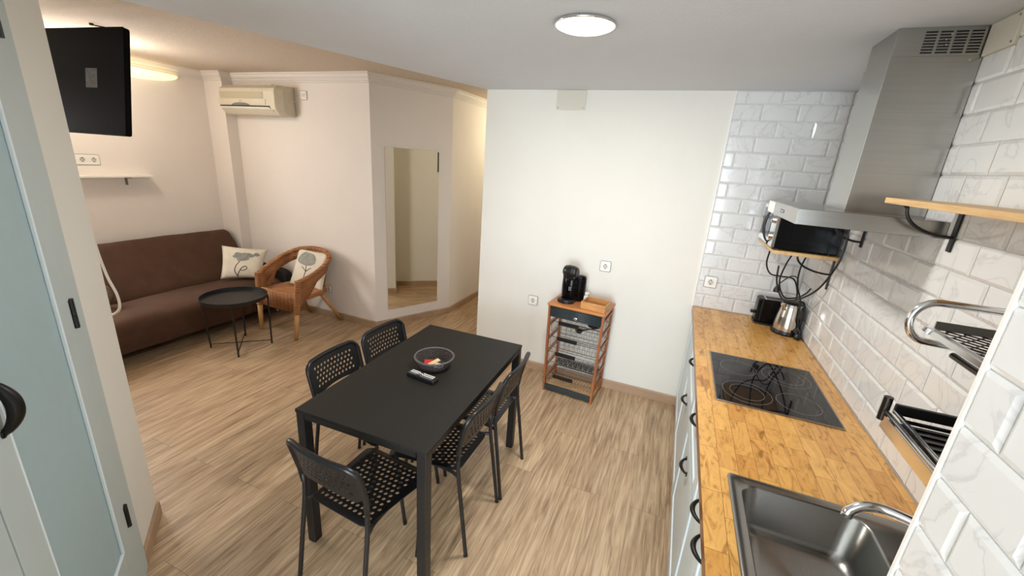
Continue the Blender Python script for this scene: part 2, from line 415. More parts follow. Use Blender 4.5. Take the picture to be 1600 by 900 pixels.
o = obj('tile_cladding', t3, 'marble_tile', pl); fixn(o)
struct('trim_1', MB().box(0.2615, -2.504, 0, 0.272, -2.496, H), 'white_plastic')
struct('trim_2', MB().box(-0.006, -0.012, ZC, 0.0, 0, H), 'white_plastic')

# crown moulding and baseboards
cr = MB()
cp = [(0, H2), (0.065, H2), (0.065, H2 - 0.012), (0.052, H2 - 0.018), (0.046, H2 - 0.034), (0.034, H2 - 0.046), (0.022, H2 - 0.052), (0.022, H2 - 0.064), (0.012, H2 - 0.07), (0.012, H2 - 0.082), (0, H2 - 0.084)]
cr.sweep([(-5.15, -2.42), (-5.15, -0.10), (-4.87, -0.10), (-4.87, 0.02), (-3.055, 0.02), (-2.64, 0.84), (-2.64, 3.0)], cp)
struct('trim_crown', cr, 'crown_plaster')
bp_ = [(0, 0), (0.013, 0), (0.013, 0.068), (0.008, 0.076), (0, 0.076)]
struct('baseboard_living', MB().sweep([(-5.15, -2.42), (-5.15, -0.10), (-4.87, -0.10), (-4.87, 0.02), (-3.055, 0.02), (-2.64, 0.84), (-2.64, 3.0)], bp_), 'skirting_wood')
struct('baseboard_back', MB().sweep([(-1.48, 3.0), (-1.48, 0.19), (-1.835, 0.19), (-1.835, 0), (0.06, 0)][::1], [(-a if False else a, z) for a, z in bp_]), 'skirting_wood')
struct('baseboard_entry', MB().sweep([on(0.322), on(0), (-5.14, -2.42)], bp_), 'skirting_wood')

# ---------------------------------------------------------------- built-in closet doors on the slanted wall
def slab(mb, s0, s1, o0, o1, z0, z1):
    mb.prism([on(s0, o0), on(s1, o0), on(s1, o1), on(s0, o1)][::-1], z0, z1)
ZD = 0.185; ZT = 2.34
fr = MB(); slab(fr, 0.322, 0.415, 0, 0.012, 0, H); slab(fr, 0.415, 1.455, 0, 0.012, 0, ZD - 0.004); slab(fr, 0.415, 1.455, 0, 0.012, ZT + 0.004, H)
struct('door_frame', fr, 'grey_frame')
def leaf(name, s0, s1, hinge_side, label):
    t = thing(name, label, 'door', (on(s0)[0], on(s0)[1], ZD)); t['kind'] = 'structure'
    a = MB(); slab(a, s0 + 0.003, s1 - 0.003, 0.0, 0.004, ZD, ZT); obj('panel', a, 'grey_door', t)
    f = MB(); wd = 0.095; we = 0.12
    slab(f, s0 + 0.003, s0 + wd, 0.004, 0.014, ZD, ZT); slab(f, s1 - we, s1 - 0.003, 0.004, 0.014, ZD, ZT)
    slab(f, s0 + wd, s1 - we, 0.004, 0.014, ZD, ZD + 0.09); slab(f, s0 + wd, s1 - we, 0.004, 0.014, ZT - 0.09, ZT)
    obj('stile', f, 'grey_frame', t, bevel=0.003)
    g = MB(); bd_ = 0.007
    slab(g, s0 + wd, s0 + wd + bd_, 0.004, 0.0155, ZD + 0.09, ZT - 0.09); slab(g, s1 - we - bd_, s1 - we, 0.004, 0.0155, ZD + 0.09, ZT - 0.09)
    slab(g, s0 + wd + bd_, s1 - we - bd_, 0.004, 0.0155, ZD + 0.09, ZD + 0.09 + bd_)
    obj('moulding', g, 'cabinet_groove', t, bevel=0.003)  # pale colour paints in the highlight along the moulding
    return t
d1 = leaf('door_1', 0.415, 1.05, 0, 'grey painted closet door with black hinges beside the slanted wall end')
d2 = leaf('door_2', 1.05, 1.44, 1, 'second grey closet door at the left edge of the frame')
for z0 in (0.315, 1.19, 2.075):
    hm = MB(); p = on(0.413, 0.016)
    hm.tube([(p[0], p[1], z0), (p[0], p[1], z0 + 0.045)], 0.008, 10); hm.tube([(p[0], p[1], z0 + 0.047), (p[0], p[1], z0 + 0.105)], 0.008, 10)
    slab(hm, 0.400, 0.428, 0.011, 0.0155, z0 + 0.003, z0 + 0.102)
    obj('hinge', hm, 'black_metal', d1)
def bow(mb, P, Q, out, bulge, r=0.007):
    P = Vector(P); Q = Vector(Q); out = Vector(out); pts = []; rs = []
    for k in range(17):
        t = k / 16; pts.append(P.lerp(Q, t) + out * (bulge * math.sin(PI * t) ** 0.7)); rs.append(r * (0.75 + 0.75 * math.sin(PI * t)))
    mb.tube(pts, rs, 8)
    for e in (P, Q): mb.lathe([(0.011, 0), (0.011, 0.004)], (0, 0, 0), 12, Matrix.Translation(e) @ Vector(out).to_track_quat('Z', 'Y').to_matrix().to_4x4())
hb = MB(); p = on(0.955, 0.014)
bow(hb, (p[0], p[1], 1.125), (p[0], p[1], 1.265), (NN.x, NN.y, 0), 0.034, 0.0115)
obj('handle', hb, 'pull_metal', d1, smooth=True)

# ---------------------------------------------------------------- kitchen base units, worktop
def shift(mb, fn): mb.v = [tuple(fn(Vector(p))) for p in mb.v]; return mb
XF = 0.016
def front(mb, gm, y0, y1, z0, z1):
    # framed front with raised rails and grooved centre
    mb.box(XF + 0.006, y0 + 0.002, z0 + 0.002, XF + 0.02, y1 - 0.002, z1 - 0.002)
    w_ = min(0.045, (z1 - z0) * 0.22)
    mb.box(XF, y0 + 0.002, z0 + 0.002, XF + 0.006, y0 + w_, z1 - 0.002); mb.box(XF, y1 - w_, z0 + 0.002, XF + 0.006, y1 - 0.002, z1 - 0.002)
    mb.box(XF, y0 + w_, z0 + 0.002, XF + 0.006, y1 - w_, z0 + w_); mb.box(XF, y0 + w_, z1 - w_, XF + 0.006, y1 - w_, z1 - 0.002)
    e = 0.006
    for a, b_, c, d in ((y0 + w_, z0 + w_, y1 - w_, z0 + w_ + e), (y0 + w_, z1 - w_ - e, y1 - w_, z1 - w_), (y0 + w_, z0 + w_, y0 + w_ + e, z1 - w_), (y1 - w_ - e, z0 + w_, y1 - w_, z1 - w_)):
        gm.box(XF + 0.001, a, b_, XF + 0.007, c, d)
def unit(y0, y1, kind, label):
    t = thing('base_cabinet', label, 'cabinet', (0.3, (y0 + y1) / 2, 0), 0, None)
    c = MB(); c.box(XF + 0.021, y0, 0.08, XR, y1, 0.69 if kind == 'sink' else 0.83); c.box(0.06, y0, 0, 0.6, y1, 0.08); obj('body', c, 'cabinet_paint', t)
    if kind == 'drawers':
        for z0, z1, zh in ((0.615, 0.828, 0.79), (0.085, 0.61, 0.54)):
            m_ = MB(); g_ = MB(); front(m_, g_, y0, y1, z0, z1)
            d = obj('drawer', m_, 'cabinet_paint', t); obj('moulding', g_, 'cabinet_groove', d)
            h = MB(); yc = (y0 + y1) / 2; bow(h, (XF, yc - 0.058, zh), (XF, yc + 0.058, zh), (-1, 0, 0), 0.026, 0.0055); obj('handle', h, 'pull_metal', d, smooth=True)
    else:
        n = 2 if kind == 'sink' else 1
        for i in range(n):
            a = y0 + (y1 - y0) * i / n; b_ = y0 + (y1 - y0) * (i + 1) / n
            m_ = MB(); g_ = MB(); front(m_, g_, a, b_, 0.085, 0.828)
            d = obj('door', m_, 'cabinet_paint', t); obj('moulding', g_, 'cabinet_groove', d)
            if n == 2:
                h = MB(); yc = (b_ - 0.075) if i == 0 else (a + 0.075)
                bow(h, (XF, yc - 0.055, 0.80), (XF, yc + 0.055, 0.80), (-1, 0, 0), 0.03, 0.0055); obj('handle', h, 'pull_metal', d, smooth=True)
            elif kind == 'door':
                pass
    return t
unit(-0.57, -0.016, 'door', 'pale grey base cabinet under the worktop against the white wall')
unit(-1.20, -0.57, 'drawers', 'pale grey base cabinet with drawers below the far half of the hob')
unit(-1.83, -1.20, 'drawers', 'pale grey drawer cabinet between the hob and the sink cabinet')
unit(-2.49, -1.83, 'sink', 'pale grey cabinet under the sink with two adjoining black handles')
# worktop with cut-out for the sink
SX0, SX1, SY0, SY1 = 0.085, 0.605, -2.45, -1.945
CY = -2.492
wk = MB()
for a in ((0, -1.97, XR, -0.012), (0, CY, 0.11, -1.97), (0.58, CY, XR, -1.97), (0.11, CY, 0.58, -2.43)):
    wk.box(a[0], a[1], 0.832, a[2], a[3], ZC)
tag(obj('worktop', wk, 'butcher_block'), 'orange butcher block worktop running along the tiled wall over the grey cabinets', 'worktop')

# ---------------------------------------------------------------- sink and tap
t = thing('sink', 'stainless steel sink set into the wooden worktop near the tiled pillar', 'sink', (0.34, -2.2, ZC))
BX0, BX1, BY0, BY1 = 0.125, 0.462, -2.40, -1.978
def rr(x0, y0, x1, y1, r, seg=6):
    pts = []
    for cx, cy, a0 in ((x1 - r, y1 - r, 0), (x0 + r, y1 - r, PI / 2), (x0 + r, y0 + r, PI), (x1 - r, y0 + r, 1.5 * PI)):
        for k in range(seg + 1):
            tt = a0 + PI / 2 * k / seg; pts.append((cx + r * math.cos(tt), cy + r * math.sin(tt)))
    return pts
def loops(mb, ls):
    k0 = len(mb.v); n = len(ls[0])
    for l in ls: mb.v += [tuple(p) for p in l]
    for i in range(len(ls) - 1):
        for k in range(n):
            l = (k + 1) % n; mb.f.append((k0 + i * n + k, k0 + i * n + l, k0 + (i + 1) * n + l, k0 + (i + 1) * n + k))
    return k0, n
L3 = lambda pts, z: [(x, y, z) for x, y in pts]
sk = MB()
k0, n = loops(sk, [L3(rr(SX0, SY0, SX1, SY1, 0.014), ZC), L3(rr(SX0, SY0, SX1, SY1, 0.014), ZC + 0.005), L3(rr(SX0 + .006, SY0 + .006, SX1 - .006, SY1 - .006, 0.012), ZC + 0.007),
   L3(rr(SX0 + .022, SY0 + .022, SX1 - .02, SY1 - .02, 0.03), ZC + 0.006), L3(rr(SX0 + .026, SY0 + .026, SX1 - .024, SY1 - .024, 0.03), ZC + 0.003),
   L3(rr(BX0 - .006, BY0 - .006, BX1 + .006, BY1 + .006, 0.055), ZC + 0.003), L3(rr(BX0, BY0, BX1, BY1, 0.05), ZC - 0.004),
   L3(rr(BX0 + .012, BY0 + .012, BX1 - .012, BY1 - .012, 0.05), ZC - 0.13), L3(rr(BX0 + .035, BY0 + .035, BX1 - .035, BY1 - .035, 0.05), ZC - 0.155)])
sk.f.append(tuple(k0 + 8 * n + k for k in range(n)))
fixn(obj('basin', sk, 'sink_steel', t, smooth=True)).data
dr = MB().lathe([(0.0, 0.0), (0.04, 0.0), (0.043, 0.003), (0.04, 0.006), (0.03, 0.004), (0.0, 0.004)], (0.3, -2.2, ZC - 0.154), 24, cap=False)
obj('drain', dr, 'chrome', t, smooth=True)
t = thing('mixer_tap', 'chrome mixer tap with a curved spout reaching over the sink', 'tap', (0.545, -2.19, ZC + 0.003))
fb = MB().lathe([(0.026, 0), (0.026, 0.008), (0.021, 0.014), (0.020, 0.085), (0.017, 0.10)], (0.545, -2.19, ZC + 0.003), 24); obj('tap_body', fb, 'chrome', t, smooth=True)
sp = MB().tube(bez([(0.545, -2.19, 0.955), (0.535, -2.165, 1.0), (0.50, -2.125, 1.008), (0.44, -2.085, 0.998), (0.395, -2.08, 0.985), (0.370, -2.083, 0.962), (0.366, -2.085, 0.945)], 6), [0.014] * 10 + [0.0135] * 20 + [0.0145] * 7, 14)
obj('spout', sp, 'chrome', t, smooth=True)
lv = MB().tube([(0.545, -2.19, 0.97), (0.575, -2.205, 0.995), (0.62, -2.23, 1.01)], [0.012, 0.008, 0.007], 10); obj('lever', lv, 'chrome', t, smooth=True)

# ---------------------------------------------------------------- hob
HX0, HY0, HX1, HY1 = 0.079, -1.439, 0.569, -0.877
t = thing('ceramic_hob', 'black glass ceramic hob with steel edge set in the wooden worktop', 'hob', (0.32, -1.16, ZC))
e = 0.006
he = MB().box(HX0, HY0, ZC, HX1, HY0 + e, ZC + 0.007).box(HX0, HY1 - e, ZC, HX1, HY1, ZC + 0.007).box(HX0, HY0 + e, ZC, HX0 + e, HY1 - e, ZC + 0.007).box(HX1 - e, HY0 + e, ZC, HX1, HY1 - e, ZC + 0.007)
obj('steel_edge', he, 'sink_steel', t, bevel=0.001)
obj('glass_plate', MB().box(HX0 + e, HY0 + e, ZC, HX1 - e, HY1 - e, ZC + 0.006), 'hob_glass', t)
for cx, cy, r in ((0.21, -1.03, 0.085), (0.22, -1.30, 0.072), (0.22, -1.30, 0.104), (0.43, -1.30, 0.088), (0.43, -1.03, 0.075), (0.43, -1.03, 0.108)):
    obj('burner_ring', MB().lathe([(r, 0), (r, 0.0004), (r + 0.0016, 0.0004), (r + 0.0016, 0)], (cx, cy, ZC + 0.0060), 48, cap=False), 'grey_plastic', t)

# ---------------------------------------------------------------- extractor hood
t = thing('extractor_hood', 'stainless steel chimney extractor hood on the tiled wall above the hob', 'extractor hood', (XR - 0.01, -1.14, 1.68))
obj('canopy', MB().box(0.20, -1.44, 1.681, XR - 0.001, -0.84, 1.740), 'hood_steel', t, bevel=0.0015)
CX, CN, CF = 0.392, -1.268, -1.02
ch = MB().box(CX, CN, 1.740, XR - 0.001, CF, 2.29).box(CX + 0.003, CN + 0.003, 2.29, XR - 0.001, CF - 0.003, H)
obj('chimney', ch, 'hood_steel', t, bevel=0.001)
vt = MB()
for c in range(4):
    for r_ in range(8):
        x = 0.474 + c * 0.0415; z = 2.300 + r_ * 0.0092
        vt.box(x, CN + 0.001, z, x + 0.032, CN + 0.0035, z + 0.0045)
o = obj('vent_slots', vt, 'dark_slot', t)
for (x, z) in ((0.615, 2.277), (0.537, 2.325), (0.533, 2.342), (0.545, 2.358)):
    obj('screw', MB().lathe([(0.0035, 0), (0.003, 0.0025)], (0, 0, 0), 10, Matrix.Translation((x, CN + 0.0005, z)) @ Matrix.Rotation(PI / 2, 4, 'X')), 'chrome', t)
bd = MB().box(0.1985, -1.205, 1.703, 0.2005, -1.135, 1.716); obj('badge', bd, 'pull_metal', t, bevel=0.0005)
bd = MB()
for k in range(4): bd.box(0.1975, -1.197 + k * 0.016, 1.7065, 0.199, -1.187 + k * 0.016, 1.7125)
obj('badge_lettering', bd, 'chrome', t)
obj('white_strip', MB().box(0.1988, -0.985, 1.686, 0.2002, -0.845, 1.735), 'white_plastic', t)  # white strip on the far end of the canopy front
obj('underside_filter', MB().box(0.24, -1.40, 1.677, 0.60, -0.88, 1.682), 'blackened_steel', t)

# ---------------------------------------------------------------- shelf over the racks, brackets
def bracket(mb, y, ztop, depth, zlow, hook=True):
    x = XR - 0.001
    mb.box(x - 0.005, y - 0.011, zlow, x, y + 0.011, ztop)
    mb.box(x - depth, y - 0.011, ztop - 0.004, x, y + 0.011, ztop)
    pts = [(x - depth + 0.01, y, ztop - 0.004)] + [(x - 0.012 - (depth - 0.03) * math.cos(a), y, ztop - 0.01 - 0.085 * math.sin(a)) for a in [PI / 2 * k / 10 for k in range(0, 11)]] 
    pts.append((x - 0.003, y, ztop - 0.093))
    mb.tube(pts, 0.0055, 8)
sh = thing('wall_shelf', 'long light wooden wall shelf on black brackets right of the hood', 'shelf', (XR, -1.9, 1.785))
obj('board', MB().box(0.447, -2.49, 1.787, XR - 0.001, -1.447, 1.806), 'shelf_wood', sh, bevel=0.0015)
for y in (-1.49, -2.2):
    b_ = MB(); bracket(b_, y, 1.787, 0.165, 1.645); obj('bracket', b_, 'black_metal', sh)
b_ = MB(); bracket(b_, -0.785, 1.665, 0.15, 1.545)
tag(obj('shelf_bracket', b_, 'black_metal'), 'small black curved bracket on the tiles below the hood, carrying no board', 'bracket')

# ---------------------------------------------------------------- dish racks
t = thing('dish_rack', 'lower dark steel dish rack with slatted tray over the worktop', 'dish rack', (XR, -2.2, 1.2), 0, None)
y0, y1 = -2.47, -2.0; xf = 0.40
obj('corner_post', MB().tube([(xf, y1, 1.222), (xf, y1, 1.292)], 0.0105, 14), 'blackened_steel', t, smooth=False)
obj('front_rail', MB().tube([(xf, y1, 1.253), (xf, y0, 1.253)], 0.006, 10).tube([(xf + 0.024, y1, 1.253), (xf + 0.024, y0, 1.253)], 0.006, 10), 'wire_chrome', t, smooth=True)
obj('front_fascia', MB().box(xf - 0.003, y0, 1.205, xf + 0.003, y1 - 0.01, 1.243), 'chrome', t)
obj('end_bar', MB().box(xf + 0.02, y1 - 0.006, 1.246, XR - 0.004, y1 + 0.006, 1.276), 'black_metal', t, bevel=0.002)
obj('wall_rail', MB().box(XR - 0.012, y0, 1.24, XR - 0.004, y1, 1.275), 'black_metal', t)
sl = MB(); k = 0
while y1 - 0.03 - k * 0.03 > y0: yy = y1 - 0.03 - k * 0.03; sl.box(xf + 0.024, yy - 0.011, 1.243, XR - 0.01, yy, 1.249); k += 1
obj('slats', sl, 'blackened_steel', t)
obj('tray', MB().box(xf + 0.01, y0, 1.222, XR - 0.01, y1 - 0.01, 1.226), 'dark_slot', t)
t = thing('wire_rack', 'upper chrome plate rack with rounded tube end and mesh tray', 'dish rack', (XR, -2.2, 1.5), 0, None)
lp = [(XR - 0.004, y1, 1.570)] + [(0.43 + 0.0 - 0.048 * math.sin(a), y1, 1.517 + 0.053 * math.cos(a)) for a in [PI * k / 14 for k in range(15)]] + [(0.56, y1, 1.460)]
obj('end_loop', MB().tube(lp, 0.0095, 12), 'chrome', t, smooth=True)
obj('front_rail', MB().box(0.405, y0, 1.498, 0.425, y1, 1.504).box(0.405, y0, 1.504, 0.408, y1, 1.511).box(0.422, y0, 1.504, 0.425, y1, 1.511), 'chrome', t)
obj('end_bar', MB().box(0.43, y1 - 0.012, 1.503, XR - 0.004, y1 - 0.008, 1.525), 'rack_steel', t)
obj('wall_rail', MB().box(XR - 0.009, y0, 1.503, XR - 0.004, y1, 1.525), 'rack_steel', t)
ms = MB(); L = 0.22; st = 0.034
k = -12
while k < 30:
    ya = y1 - 0.015 - k * st
    for sgn in (1, -1):
        a = Vector((0.425, ya, 1.503)); b2 = Vector((XR - 0.01, ya - sgn * 0.21, 1.503))
        if a.y > y1 - 0.01: 
            if b2.y >= y1 - 0.01: continue
            f_ = (a.y - (y1 - 0.01)) / (a.y - b2.y); a = a.lerp(b2, f_)
        if b2.y > y1 - 0.01:
            f_ = ((y1 - 0.01) - a.y) / (b2.y - a.y); b2 = a.lerp(b2, f_)
        if min(a.y, b2.y) < y0: continue
        ms.tube([a, b2], 0.0019, 5)
    k += 1
obj('mesh_tray', ms, 'blackened_steel', t)
obj('front_tube', MB().tube([(0.47, y1 - 0.04, 1.452), (0.47, y0, 1.452)], 0.008, 10), 'blackened_steel', t, smooth=True)

# ---------------------------------------------------------------- microwave shelf, microwave
sh = thing('corner_shelf', 'wooden board shelf under the black microwave in the tiled corner', 'shelf', (XR, -0.33, 1.43))
obj('board', MB().box(0.318, -0.59, 1.432, XR - 0.001, -0.075, 1.451), 'shelf_wood', sh, bevel=0.0015)
b_ = MB(); bracket(b_, -0.50, 1.432, 0.2, 1.25); obj('bracket', b_, 'black_metal', sh)
t = thing('microwave_oven', 'black microwave oven on the wooden shelf in the tiled corner', 'microwave', (0.47, -0.33, 1.452))
MX0, MX1, MY0, MY1, MZ0, MZ1 = 0.322, 0.63, -0.565, -0.10, 1.459, 1.705
obj('casing', MB().box(MX0, MY0, MZ0, MX1, MY1, MZ1), 'gloss_black', t, bevel=0.004)
obj('side_emboss', MB().box(MX0 + 0.07, MY0 - 0.003, MZ0 + 0.035, MX1 - 0.05, MY0 + 0.001, MZ1 - 0.03), 'gloss_black', t, bevel=0.003)
obj('front_fascia', MB().box(MX0 - 0.016, MY0 + 0.002, MZ0 + 0.002, MX0, MY1 - 0.002, MZ1 - 0.002), 'kettle_steel', t, bevel=0.003)
obj('door_window', MB().box(MX0 - 0.018, MY0 + 0.15, MZ0 + 0.04, MX0 - 0.014, MY1 - 0.03, MZ1 - 0.04), 'gloss_black', t, bevel=0.001)
for z in (MZ0 + 0.065, MZ0 + 0.16):
    k_ = obj('knob', MB().lathe([(0.024, 0), (0.022, 0.016), (0.0, 0.017)], (0, 0, 0), 24, Matrix.Translation((MX0 - 0.016, MY0 + 0.06, z)) @ Matrix.Rotation(-PI / 2, 4, 'Y'), cap=False), 'chrome', t, smooth=False)
hb = MB(); bow(hb, (MX0 - 0.016, MY0 + 0.135, MZ0 + 0.015), (MX0 - 0.016, MY0 + 0.135, MZ1 - 0.02), (-1, 0, 0), 0.036, 0.0055); obj('handle', hb, 'black_plastic', t, smooth=True)
for x in (MX0 + 0.03, MX1 - 0.03):
    for y in (MY0 + 0.03, MY1 - 0.03): obj('foot', MB().lathe([(0.012, 0), (0.012, 0.009)], (x, y, 1.451), 12), 'black_plastic', t)
micro = t

# ---------------------------------------------------------------- toaster, kettle, cords
toas = t = thing('toaster', 'black two-slot toaster on the worktop behind the kettle', 'toaster', (0.51, -0.10, ZC))
obj('body', MB().rbox(0.395, -0.175, ZC + 0.012, 0.63, -0.045, ZC + 0.18, 0.03), 'gloss_black', t, bevel=0.012, bseg=3)
obj('base', MB().rbox(0.392, -0.178, ZC, 0.633, -0.042, ZC + 0.014, 0.03), 'black_plastic', t)
obj('slot_plate', MB().rbox(0.43, -0.155, ZC + 0.179, 0.60, -0.065, ZC + 0.1825, 0.012), 'kettle_steel', t)
obj('slots', MB().box(0.445, -0.138, ZC + 0.182, 0.585, -0.118, ZC + 0.1835).box(0.445, -0.102, ZC + 0.182, 0.585, -0.082, ZC + 0.1835), 'dark_slot', t)
obj('lever', MB().rbox(0.368, -0.128, ZC + 0.06, 0.397, -0.092, ZC + 0.078, 0.008), 'black_plastic', t, bevel=0.003)
kx, ky = 0.568, -0.262
kett = t = thing('electric_kettle', 'brushed steel electric kettle with black base beside the toaster', 'kettle', (kx, ky, ZC))
obj('base', MB().lathe([(0.084, 0), (0.086, 0.012), (0.083, 0.03)], (kx, ky, ZC), 40), 'black_plastic', t)
obj('body', MB().lathe([(0.081, 0.03), (0.081, 0.05), (0.074, 0.12), (0.064, 0.185), (0.058, 0.205)], (kx, ky, ZC), 48), 'kettle_steel', t, smooth=False)
for p in bpy.data.objects['body'].data.polygons: pass
obj('lid', MB().lathe([(0.059, 0.205), (0.057, 0.214), (0.03, 0.219), (0.0, 0.219)], (kx, ky, ZC), 32, cap=False), 'black_plastic', t, smooth=True)
obj('spout', MB().hexa([(kx - 0.064, ky - 0.045, ZC + 0.165), (kx - 0.045, ky - 0.062, ZC + 0.165), (kx - 0.04, ky - 0.03, ZC + 0.165), (kx - 0.055, ky - 0.02, ZC + 0.165)],
    [(kx - 0.072, ky - 0.062, ZC + 0.204), (kx - 0.062, ky - 0.072, ZC + 0.204), (kx - 0.03, ky - 0.035, ZC + 0.204), (kx - 0.045, ky - 0.03, ZC + 0.204)]), 'kettle_steel', t, bevel=0.003)
obj('handle', MB().tube(bez([(kx + 0.03, ky + 0.035, ZC + 0.21), (kx + 0.068, ky + 0.04, ZC + 0.205), (kx + 0.074, ky + 0.036, ZC + 0.13), (kx + 0.068, ky + 0.03, ZC + 0.05)], 8), 0.010, 10), 'black_plastic', t, smooth=True)
def cord(name, pts, r, mat, label, cat='cord', n=8, group=None):
    return tag(obj(name, MB().tube(bez(pts, n), r, 7), mat, smooth=True), label, cat, group)
obj('power_cord', MB().tube(bez([(0.635, -0.60, 1.66), (0.642, -0.60, 1.50), (0.63, -0.60, 1.40), (0.60, -0.53, 1.25), (0.55, -0.40, 1.14), (0.50, -0.28, 1.10), (0.47, -0.16, 1.18), (0.47, -0.10, 1.28)], 8), 0.0055, 7), 'black_plastic', micro, smooth=True)
obj('power_cord', MB().tube(bez([(0.33, -0.45, 1.43), (0.335, -0.42, 1.34), (0.38, -0.36, 1.27), (0.45, -0.30, 1.25), (0.53, -0.28, 1.24), (0.575, -0.25, 1.16), (0.585, -0.24, 1.10)], 8), 0.0048, 7), 'black_plastic', toas, smooth=True)
obj('power_cord', MB().tube(bez([(0.45, -0.46, 1.43), (0.44, -0.40, 1.34), (0.445, -0.34, 1.22), (0.50, -0.3, 1.12), (0.57, -0.28, 1.12), (0.61, -0.3, 1.16), (0.63, -0.3, 1.2)], 8), 0.0048, 7), 'black_plastic', kett, smooth=True)
obj('power_cord', MB().tube(bez([(0.52, -0.46, 1.43), (0.515, -0.42, 1.33), (0.54, -0.36, 1.22), (0.585, -0.33, 1.12), (0.60, -0.33, 1.02), (0.622, -0.33, 0.95), (0.632, -0.31, 0.91), (0.622, -0.355, 0.882), (0.605, -0.38, 0.877)], 8), 0.0048, 7), 'black_plastic', micro, smooth=True)
t = thing('power_plug', 'black round plug dangling on its cord below the microwave shelf', 'plug', (0.45, -0.3, 1.18))
obj('plug_head', MB().lathe([(0.006, -0.03), (0.016, -0.012), (0.019, 0), (0.019, 0.012)], (0, 0, 0), 16, Matrix.Translation((0.452, -0.29, 1.155)) @ Matrix.Rotation(PI, 4, 'X')), 'black_plastic', t, smooth=False)
obj('plug_cord', MB().tube(bez([(0.452, -0.29, 1.18), (0.47, -0.29, 1.215), (0.51, -0.30, 1.26), (0.545, -0.31, 1.25), (0.56, -0.31, 1.18)], 6), 0.0036, 7), 'black_plastic', t, smooth=True)
t = thing('cord_bundle', 'bunched black cord with plugs standing beside the kettle base', 'cord', (0.625, -0.335, ZC))
for k in range(5):
    a = k * 1.3
    obj('loop', MB().tube(bez([(0.612 + 0.006 * math.cos(a), -0.335 + 0.008 * math.sin(a), 1.09 - 0.01 * k), (0.61 + 0.01 * math.cos(a + 1), -0.34 + 0.01 * math.sin(a + 1), 1.0), (0.612, -0.335, 0.945), (0.618 + 0.014 * math.cos(a), -0.345 + 0.02 * math.sin(a), 0.91), (0.615 + 0.006 * math.sin(a), -0.355, 0.886)], 6), 0.0042, 7), 'black_plastic', t, smooth=True)
obj('plug_head', MB().lathe([(0.008, 0), (0.018, 0.006), (0.019, 0.022), (0.010, 0.04)], (0.612, -0.372, ZC + 0.001), 16), 'black_plastic', t)

# ---------------------------------------------------------------- sockets and plates
def plate(name, label, c, nrm, cells=1, size=0.082, group=None, round_hole=True, cat='socket'):
    # c centre on the wall, nrm horizontal wall normal
    n = Vector((nrm[0], nrm[1], 0)).normalized(); q = Matrix((( -n.y, 0, n.x, c[0]), (n.x, 0, n.y, c[1]), (0, 1, 0, c[2]), (0, 0, 0, 1)))
    t = thing(name, label, cat, c, 0, group)
    W = size * cells * 0.94 if cells > 1 else size
    obj('cover_plate', MB().rbox(-W / 2, -size / 2, 0.0, W / 2, size / 2, 0.008, 0.010, q), 'white_plastic', t, bevel=0.002)
    obj('shade_outline', MB().rbox(-W / 2 - 0.0035, -size / 2 - 0.0035, 0.0, W / 2 + 0.0035, size / 2 + 0.0035, 0.004, 0.012, q), 'grey_plastic', t)  # grey outline paints in the shadow edge around the plate
    for i in range(cells):
        x = (i - (cells - 1) / 2) * W / cells
        if round_hole:
            obj('rim', MB().lathe([(0.024, 0.008), (0.024, 0.012), (0.0205, 0.012), (0.0195, 0.0085)], (x, 0, 0), 24, q, cap=False), 'white_plastic', t)
            obj('recess', MB().lathe([(0.0195, 0.0082), (0.0, 0.0084)], (x, 0, 0), 24, q, cap=False), 'grey_plastic' if size > 1 else 'cream_plate', t)
            obj('contact_holes', MB().lathe([(0.003, 0.008), (0.003, 0.0092)], (x - 0.0095, 0, 0), 8, q).lathe([(0.003, 0.008), (0.003, 0.0092)], (x + 0.0095, 0, 0), 8, q).box(x - 0.004, 0.012, 0.008, x + 0.004, 0.018, 0.0105, q).box(x - 0.004, -0.018, 0.008, x + 0.004, -0.012, 0.0105, q), 'dark_slot', t)
        else:
            obj('rocker', MB().box(x - size * 0.3, -size * 0.33, 0.008, x + size * 0.3, size * 0.33, 0.012, q), 'white_plastic', t, bevel=0.001)
            obj('rim', MB().lathe([(0.012, 0.012), (0.012, 0.0128), (0.009, 0.0128), (0.009, 0.012)], (x, 0, 0), 16, q, cap=False), 'grey_plastic', t)
    return t
plate('wall_socket', 'white single socket on the white wall up right of the coffee machine', (-0.698, 0, 1.073), (0, -1))
plate('wall_socket', 'white single socket low on the white wall between trolley and dining table', (-1.29, 0, 0.667), (0, -1))
plate('wall_socket', 'white single socket on the marble tiles left of the toaster', (0.087, -0.010, 1.078), (0, -1))
plate('wall_socket', 'white socket low on the wall behind the wicker armchair', (-3.70, 0.02, 0.335), (0, -1), size=0.075)
plate('socket_strip', 'white multiple socket strip on the wall above the small white shelf', (-5.15, -1.285, 1.60), (1, 0), cells=4, size=0.085)
plate('wall_switch', 'small white switch plate right of the air conditioner', (-3.862, 0.02, 2.324), (0, -1), size=0.08, round_hole=False, cat='switch')
def blank(name, label, x0, y0, z0, x1, y1, z1, scr):
    t = thing(name, label, 'cover plate', ((x0 + x1) / 2, (y0 + y1) / 2, z0))
    obj('cover_plate', MB().box(x0, y0, z0, x1, y1, z1), 'cream_plate', t, bevel=0.002)
    for s_ in scr: obj('screw', MB().lathe([(0.004, 0), (0.003, 0.002)], (0, 0, 0), 10, Matrix.Translation(s_[0]) @ s_[1]), 'grey_plastic', t)
RY = Matrix.Rotation(PI / 2, 4, 'X'); RXm = Matrix.Rotation(-PI / 2, 4, 'Y')
blank('junction_cover', 'cream square cover plate at the top of the white wall under the ceiling', -1.237, -0.008, 2.243, -1.010, 0, H - 0.001, [((-1.222, -0.008, 2.258), RY), ((-1.026, -0.008, 2.258), RY)])
